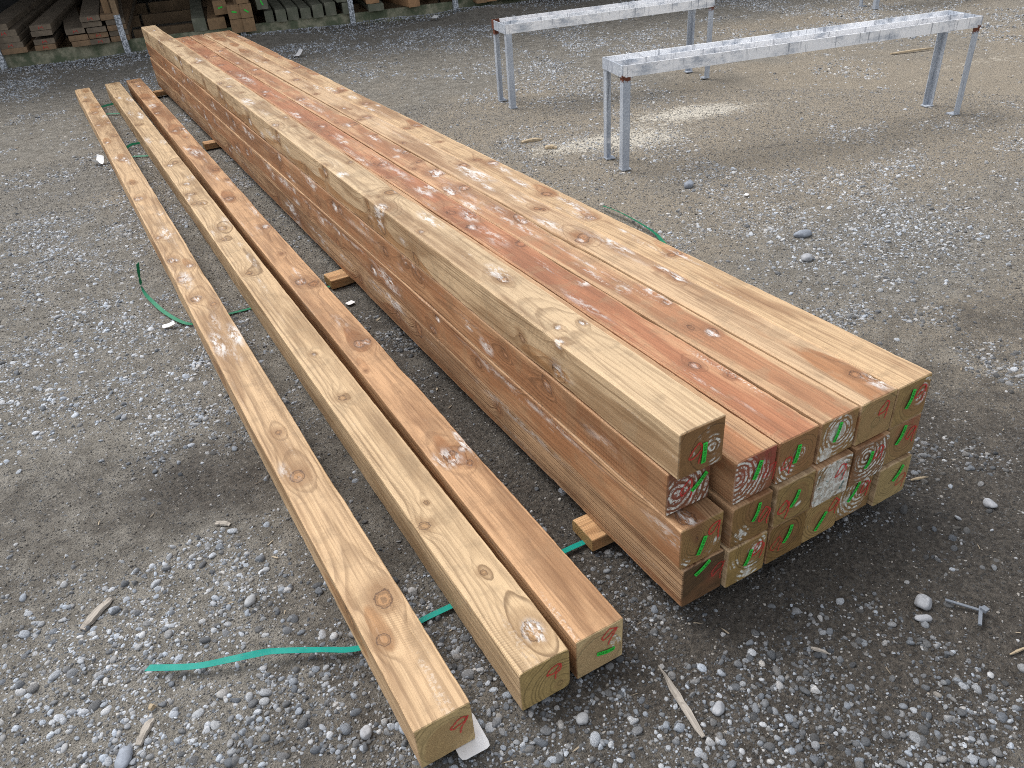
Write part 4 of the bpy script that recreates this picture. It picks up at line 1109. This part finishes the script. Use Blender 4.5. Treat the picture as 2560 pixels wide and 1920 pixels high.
# kerb boards at the front, one per bay
for k in range(-3, 9):
    u0 = k * 1.32
    sbox('kerb_board', u0 + .03, u0 + 1.29, .03 + .004 * (k % 2), .075 + .004 * (k % 2), -.03, .14 + .006 * (k % 3), M_kerb, c=.004)
    # floor bearers further in
    for v_ in (.9, 2.4, 3.9):
        sbox('floor_bearer', u0 + .02, u0 + 1.30, v_ + .003 * (k % 2), v_ + .10 + .003 * (k % 2), -.02, .13, M_upright, c=.004)
for k in range(-3, 10):
    u0 = k * 1.32
    up = sbox('upright', u0 - .028, u0 + .028, -.035, .022, .0, 2.68, M_upright, c=.003)
    sbox('painted_foot', u0 - .031, u0 + .031, -.038, .025, -.02, .42 if k % 2 else .36, M_wpaint, up, c=.003)

def stock(u, v, z, w, h, L, mat, label, group, rot=0.0, tilt=0.0, c=.006, nm='stock_timber', cat='timber', tags=0, extra=None):
    """a piece of timber whose near end centre is at local (u, v), bottom at z, running into the shed"""
    N = 10; V, F = [], []
    sag = random.Random(int(abs(u) * 1000) + int(z * 100)).uniform(-.012, .012)
    pr = [(-w / 2 + c, 0), (w / 2 - c, 0), (w / 2, c), (w / 2, h - c), (w / 2 - c, h), (-w / 2 + c, h), (-w / 2, h - c), (-w / 2, c)]
    for i in range(N + 1):
        t = i / N
        for (a, b) in pr: V.append((a + sag * math.sin(t * 3.1) * 2, L * t, b + abs(sag) * math.sin(t * 3.1)))
    for i in range(N):
        for k in range(8):
            F.append((i * 8 + k, i * 8 + 8 + k, i * 8 + 8 + (k + 1) % 8, i * 8 + (k + 1) % 8))
    F += [tuple(range(8)), tuple(reversed(range(N * 8, N * 8 + 8)))]
    p = SM @ Vector((u, v, z))
    o = mesh_obj(nm, V, F, mat); o.location = p; o.rotation_euler = (tilt, 0, SA + rot)
    tag(o, label, cat, group)
    for k in range(tags):
        mb = MB(); a = (k * .9 + u * 3) % 3
        x_ = (k - (tags - 1) / 2) * w * .3
        mb.box(-.008, .008, -.0032, -.0012, -.028, .028, Matrix.Translation((x_, 0, h * .5)) @ Matrix.Rotation(a, 4, 'Y'))
        mb.build('tag', M_tag, o)
    if extra: extra(o, w, h)
    return o
def L2(x, y): q = SMi @ Vector((x, y, 0)); return q.x, q.y
GB = 'weathered boards stored in the rack'
def num(o, w, h):      # red pencil mark on a board end
    mb = MB()
    for k, (dx, a) in enumerate(((-.02, .2), (.0, 1.2), (.02, -.3))):
        mb.box(-.0025, .0025, -.0022, -.001, -h * .28, h * .28, Matrix.Translation((dx, 0, h * .5)) @ Matrix.Rotation(a, 4, 'Y'))
    mb.build('crayon_mark', M_cray, o)
# bay at the far left
u0, v0 = L2(-1.10, 9.93)
for k, (t_, off) in enumerate(((.055, .02), (.055, -.005), (.06, -.02), (.062, -.03), (.062, -.10))):
    z = .146 + sum((.056, .058, .062, .064, .064)[:k])
    stock(u0 + off - .02, -.02 + .01 * k, z, .26, t_, 5.5, M_greyboard if k else M_brownboard, ['bottom', 'second', 'third', 'fourth', 'topmost'][k] + ' broad board in the pile at the far left of the rack', GB, rot=.02, nm='stock_board', cat='board', extra=num if k in (1, 3) else None)
for k in range(4):
    stock(L2(-.80, 9.8)[0] + .006 * k, -.02 + .012 * (k % 2), .146 + .058 * k + (.03 if k > 1 else 0), .215, .054, 5.5, M_brownboard if k < 1 else M_greyboard, ['bottom', 'second', 'third', 'top'][k] + ' board of the narrow pile second from the left in the rack', GB, rot=.035 - .004 * k, nm='stock_board', cat='board', tilt=.0 if k < 2 else .004, extra=num if k != 2 else None)
for k in range(3):
    stock(L2(-.45, 9.6)[0] - .012 * k, -.05, .146 + .060 * k + (.01 if k > 1 else 0), .20, .055, 5.5, M_brownboard if k < 2 else M_greyboard, ['bottom', 'middle', 'top'][k] + ' board of the leaning pile left of the twin piles', GB, rot=.10 + .03 * k, nm='stock_board', cat='board', extra=num if k == 2 else None)
for k in range(5):
    stock(L2(-.25, 9.6)[0] - (.03 if k > 2 else 0), -.04 + .02 * (k % 2), .146 + .060 * k, .205, .052, 5.5, M_greyboard if k != 1 else M_brownboard, ['bottom', 'second', 'third', 'fourth', 'top'][k] + ' board of the tall pile just left of the brown topped pile', GB, rot=.04 + .06 * (k > 2), nm='stock_board', cat='board', extra=num if k in (0, 1, 4) else None)
for k in range(5):
    stock(L2(-.03, 9.6)[0] - (.04 if k > 3 else .0), -.01 + .015 * (k % 2), .146 + .058 * k, .20, .054, 5.5, M_brownboard if k % 2 == 0 else M_greyboard, ['bottom', 'second', 'third', 'fourth', 'brown top'][k] + ' board of the pile beside the second upright', GB, rot=.05 + .05 * (k > 2), nm='stock_board', cat='board')
# planks standing behind the second upright
for k, (du, lab) in enumerate(((-.10, 'left'), (-.02, 'right'))):
    mb = MB(); mb.box(-.035, .035, 0, .03, 0, 2.5, c=.003)
    o = mb.build('standing_plank', M_brownpost); o.location = SM @ Vector((1.32 + du, .10 + .03 * k, .145 if k else .15)); o.rotation_euler = (0, 0, SA)
    tag(o, lab + ' brown plank standing upright behind the painted rack upright', 'plank', 'planks standing in the rack')
GP = 'square timbers stored in the rack'
def S(x, y, z, w, h, mat, label, tags=0, rot=.0, L=5.2, v=None, nm='stock_timber'):
    u, vv = L2(x, y); stock(u, v if v is not None else -.02, z, w, h, L, mat, label, GP, rot=rot, tags=tags, nm=nm)
z1 = .146
S(.86, 9.5, z1, .15, .14, M_greenpost, 'mossy tan timber on the floor, leftmost behind the far end of the stack', v=.02, rot=.02)
S(1.06, 9.5, z1, .20, .12, M_brownpost, 'wide flat brown timber beside the mossy tan one', v=.02)
S(1.14, 9.5, z1 + .145, .15, .15, M_brownpost, 'brown timber with a tagged end lying over the wide flat one', 1, v=.06, rot=.02)
S(1.225, 9.2, z1 - .05, .14, .145, M_brownpost, 'lower left timber of the tagged block by the third upright', 0, v=-.10)
S(1.365, 9.2, z1 - .05, .135, .145, M_brownpost, 'lower right timber of the tagged block, pale rings on its end', 0, v=-.12)
S(1.225, 9.2, z1 + .10, .14, .15, M_brownpost, 'middle left timber of the tagged block by the third upright', 1, v=-.10)
S(1.365, 9.2, z1 + .10, .135, .15, M_brownpost, 'middle right timber of the tagged block with white knot', 1, v=-.12)
S(1.345, 9.2, z1 + .255, .135, .15, M_brownpost, 'timber on top of the tagged block by the third upright', 2, v=-.11)
S(1.60, 9.1, z1, .10, .13, M_greenpost, 'green timber standing first in the row right of the third upright', v=.03)
S(1.72, 9.0, z1, .12, .135, M_greenpost, 'green timber second in the row right of the third upright', v=-.02, rot=.02)
S(1.865, 9.0, z1, .13, .14, M_greenpost, 'green timber third in the row, a broader one', v=.02, rot=.01)
S(2.0, 8.9, z1, .12, .12, M_greenpost, 'low green timber fourth in the row', v=.0, rot=.01)
S(2.15, 8.9, z1, .125, .145, M_greenpost, 'olive timber fifth in the row with a pale face', v=-.02, rot=.0)
S(2.29, 8.8, z1, .13, .15, M_greenpost, 'blue green timber sixth in the row', v=.02, rot=.01)
S(1.545, 9.1, z1 + .16, .13, .14, M_greenpost, 'grey green timber raised above the row beside the third upright', 1, v=-.02, rot=.05)
S(2.50, 8.8, z1, .125, .13, M_greenpost, 'short green offcut left of the fourth upright', v=-.02)
S(2.44, 8.8, z1 + .14, .13, .12, M_greenpost, 'green timber set above the offcut by the fourth upright', v=-.02)
S(2.44, 8.8, z1 + .265, .13, .11, M_orange, 'orange tan timber topping the green ones by the fourth upright', v=-.02)
S(2.83, 8.7, z1, .19, .08, M_greenpost, 'low rounded grey plank right of the fourth upright', v=-.04, L=.9)
S(2.80, 8.7, z1 + .085, .16, .07, M_orange, 'reddish ended plank lying over the low rounded grey plank', v=-.02, L=1.2)
S(3.05, 8.7, z1, .20, .11, M_brownboard, 'brown timber lying well back in the fourth bay', v=1.0)
S(3.27, 8.5, z1, .15, .10, M_orange, 'long tan timber with a reddish end near the fifth upright', v=-.08, rot=.18)
S(3.05, 8.7, z1 + .12, .13, .10, M_greyboard, 'grey timber lying slantwise high in the fourth bay', v=.3, rot=.25)
S(3.62, 8.6, z1 + .02, .34, .30, M_brownboard, 'broad dark timber baulk filling the bay left of the fifth upright', v=.45, nm='stock_baulk')
# orange bundle, far right
for k in range(9):
    S(4.12 + k * .145, 8.4, z1 - .04 + .006 * (k % 3), .138, .12, M_orange if k % 3 else M_brownpost, 'orange ended timber number %s from the left in the long low bundle' % ['one', 'two', 'three', 'four', 'five', 'six', 'seven', 'eight', 'nine'][k], v=-.14 + .012 * (k % 2))
for k in range(9):
    S(4.10 + k * .145, 8.4, z1 + .09, .138, .12, M_brownpost if k % 2 else M_orange, 'upper layer timber number %s from the left over the long low bundle' % ['one', 'two', 'three', 'four', 'five', 'six', 'seven', 'eight', 'nine'][k], v=-.12 + .012 * (k % 3))

# ------------------------------------------------------------------ camera
cam = bpy.data.cameras.new('camera'); co_ = bpy.data.objects.new('camera', cam); COL.objects.link(co_)
yaw, pitch, roll = -.48, -.5806, -.0801
cy, sy, cp, sp = math.cos(yaw), math.sin(yaw), math.cos(pitch), math.sin(pitch)
fw = Vector((-sy * cp, cy * cp, sp)); rt = Vector((cy, sy, 0)); up = rt.cross(fw)
r2 = math.cos(roll) * rt + math.sin(roll) * up; u2 = -math.sin(roll) * rt + math.cos(roll) * up
Mx = Matrix((( r2.x, u2.x, -fw.x), (r2.y, u2.y, -fw.y), (r2.z, u2.z, -fw.z))).to_4x4()
Mx.translation = Vector((-7.0789, -7.9948, 12.1865)) * .125
co_.matrix_world = Mx
cam.sensor_width = 36; cam.lens = 36 * 1966.06 / 2560; cam.clip_start = .05; cam.clip_end = 1000
SC.camera = co_

# ------------------------------------------------------------------ light
wd = bpy.data.worlds.new('World'); SC.world = wd; wd.use_nodes = True
nt = wd.node_tree; bg = nt.nodes['Background']
sky = nt.nodes.new('ShaderNodeTexSky'); sky.sky_type = 'NISHITA'; sky.sun_disc = False
EL, AZ = R(58), R(-28)      # azimuth measured from +y towards +x
sky.sun_elevation = EL; sky.sun_rotation = AZ; sky.dust_density = 3.0; sky.ozone_density = 1.0
hs = nt.nodes.new('ShaderNodeHueSaturation'); hs.inputs['Saturation'].default_value = .22; hs.inputs['Value'].default_value = 1.75
nt.links.new(sky.outputs[0], hs.inputs['Color']); nt.links.new(hs.outputs[0], bg.inputs[0]); bg.inputs[1].default_value = .15
sl = bpy.data.lights.new('sun', 'SUN'); sl.energy = 1.5; sl.angle = R(28); sl.color = (1, .97, .93)
so_ = bpy.data.objects.new('sun', sl); COL.objects.link(so_)
dirv = Vector((math.sin(AZ) * math.cos(EL), math.cos(AZ) * math.cos(EL), math.sin(EL)))
so_.rotation_euler = dirv.to_track_quat('Z', 'Y').to_euler()
so_.location = (3, 3, 8)

SC.view_settings.view_transform = 'Standard'; SC.view_settings.look = 'None'; SC.view_settings.exposure = 0; SC.view_settings.gamma = 1
SC.render.engine = 'CYCLES'
SC.cycles.filter_width = 1.0
try: SC.cycles.use_denoising = False
except Exception: pass
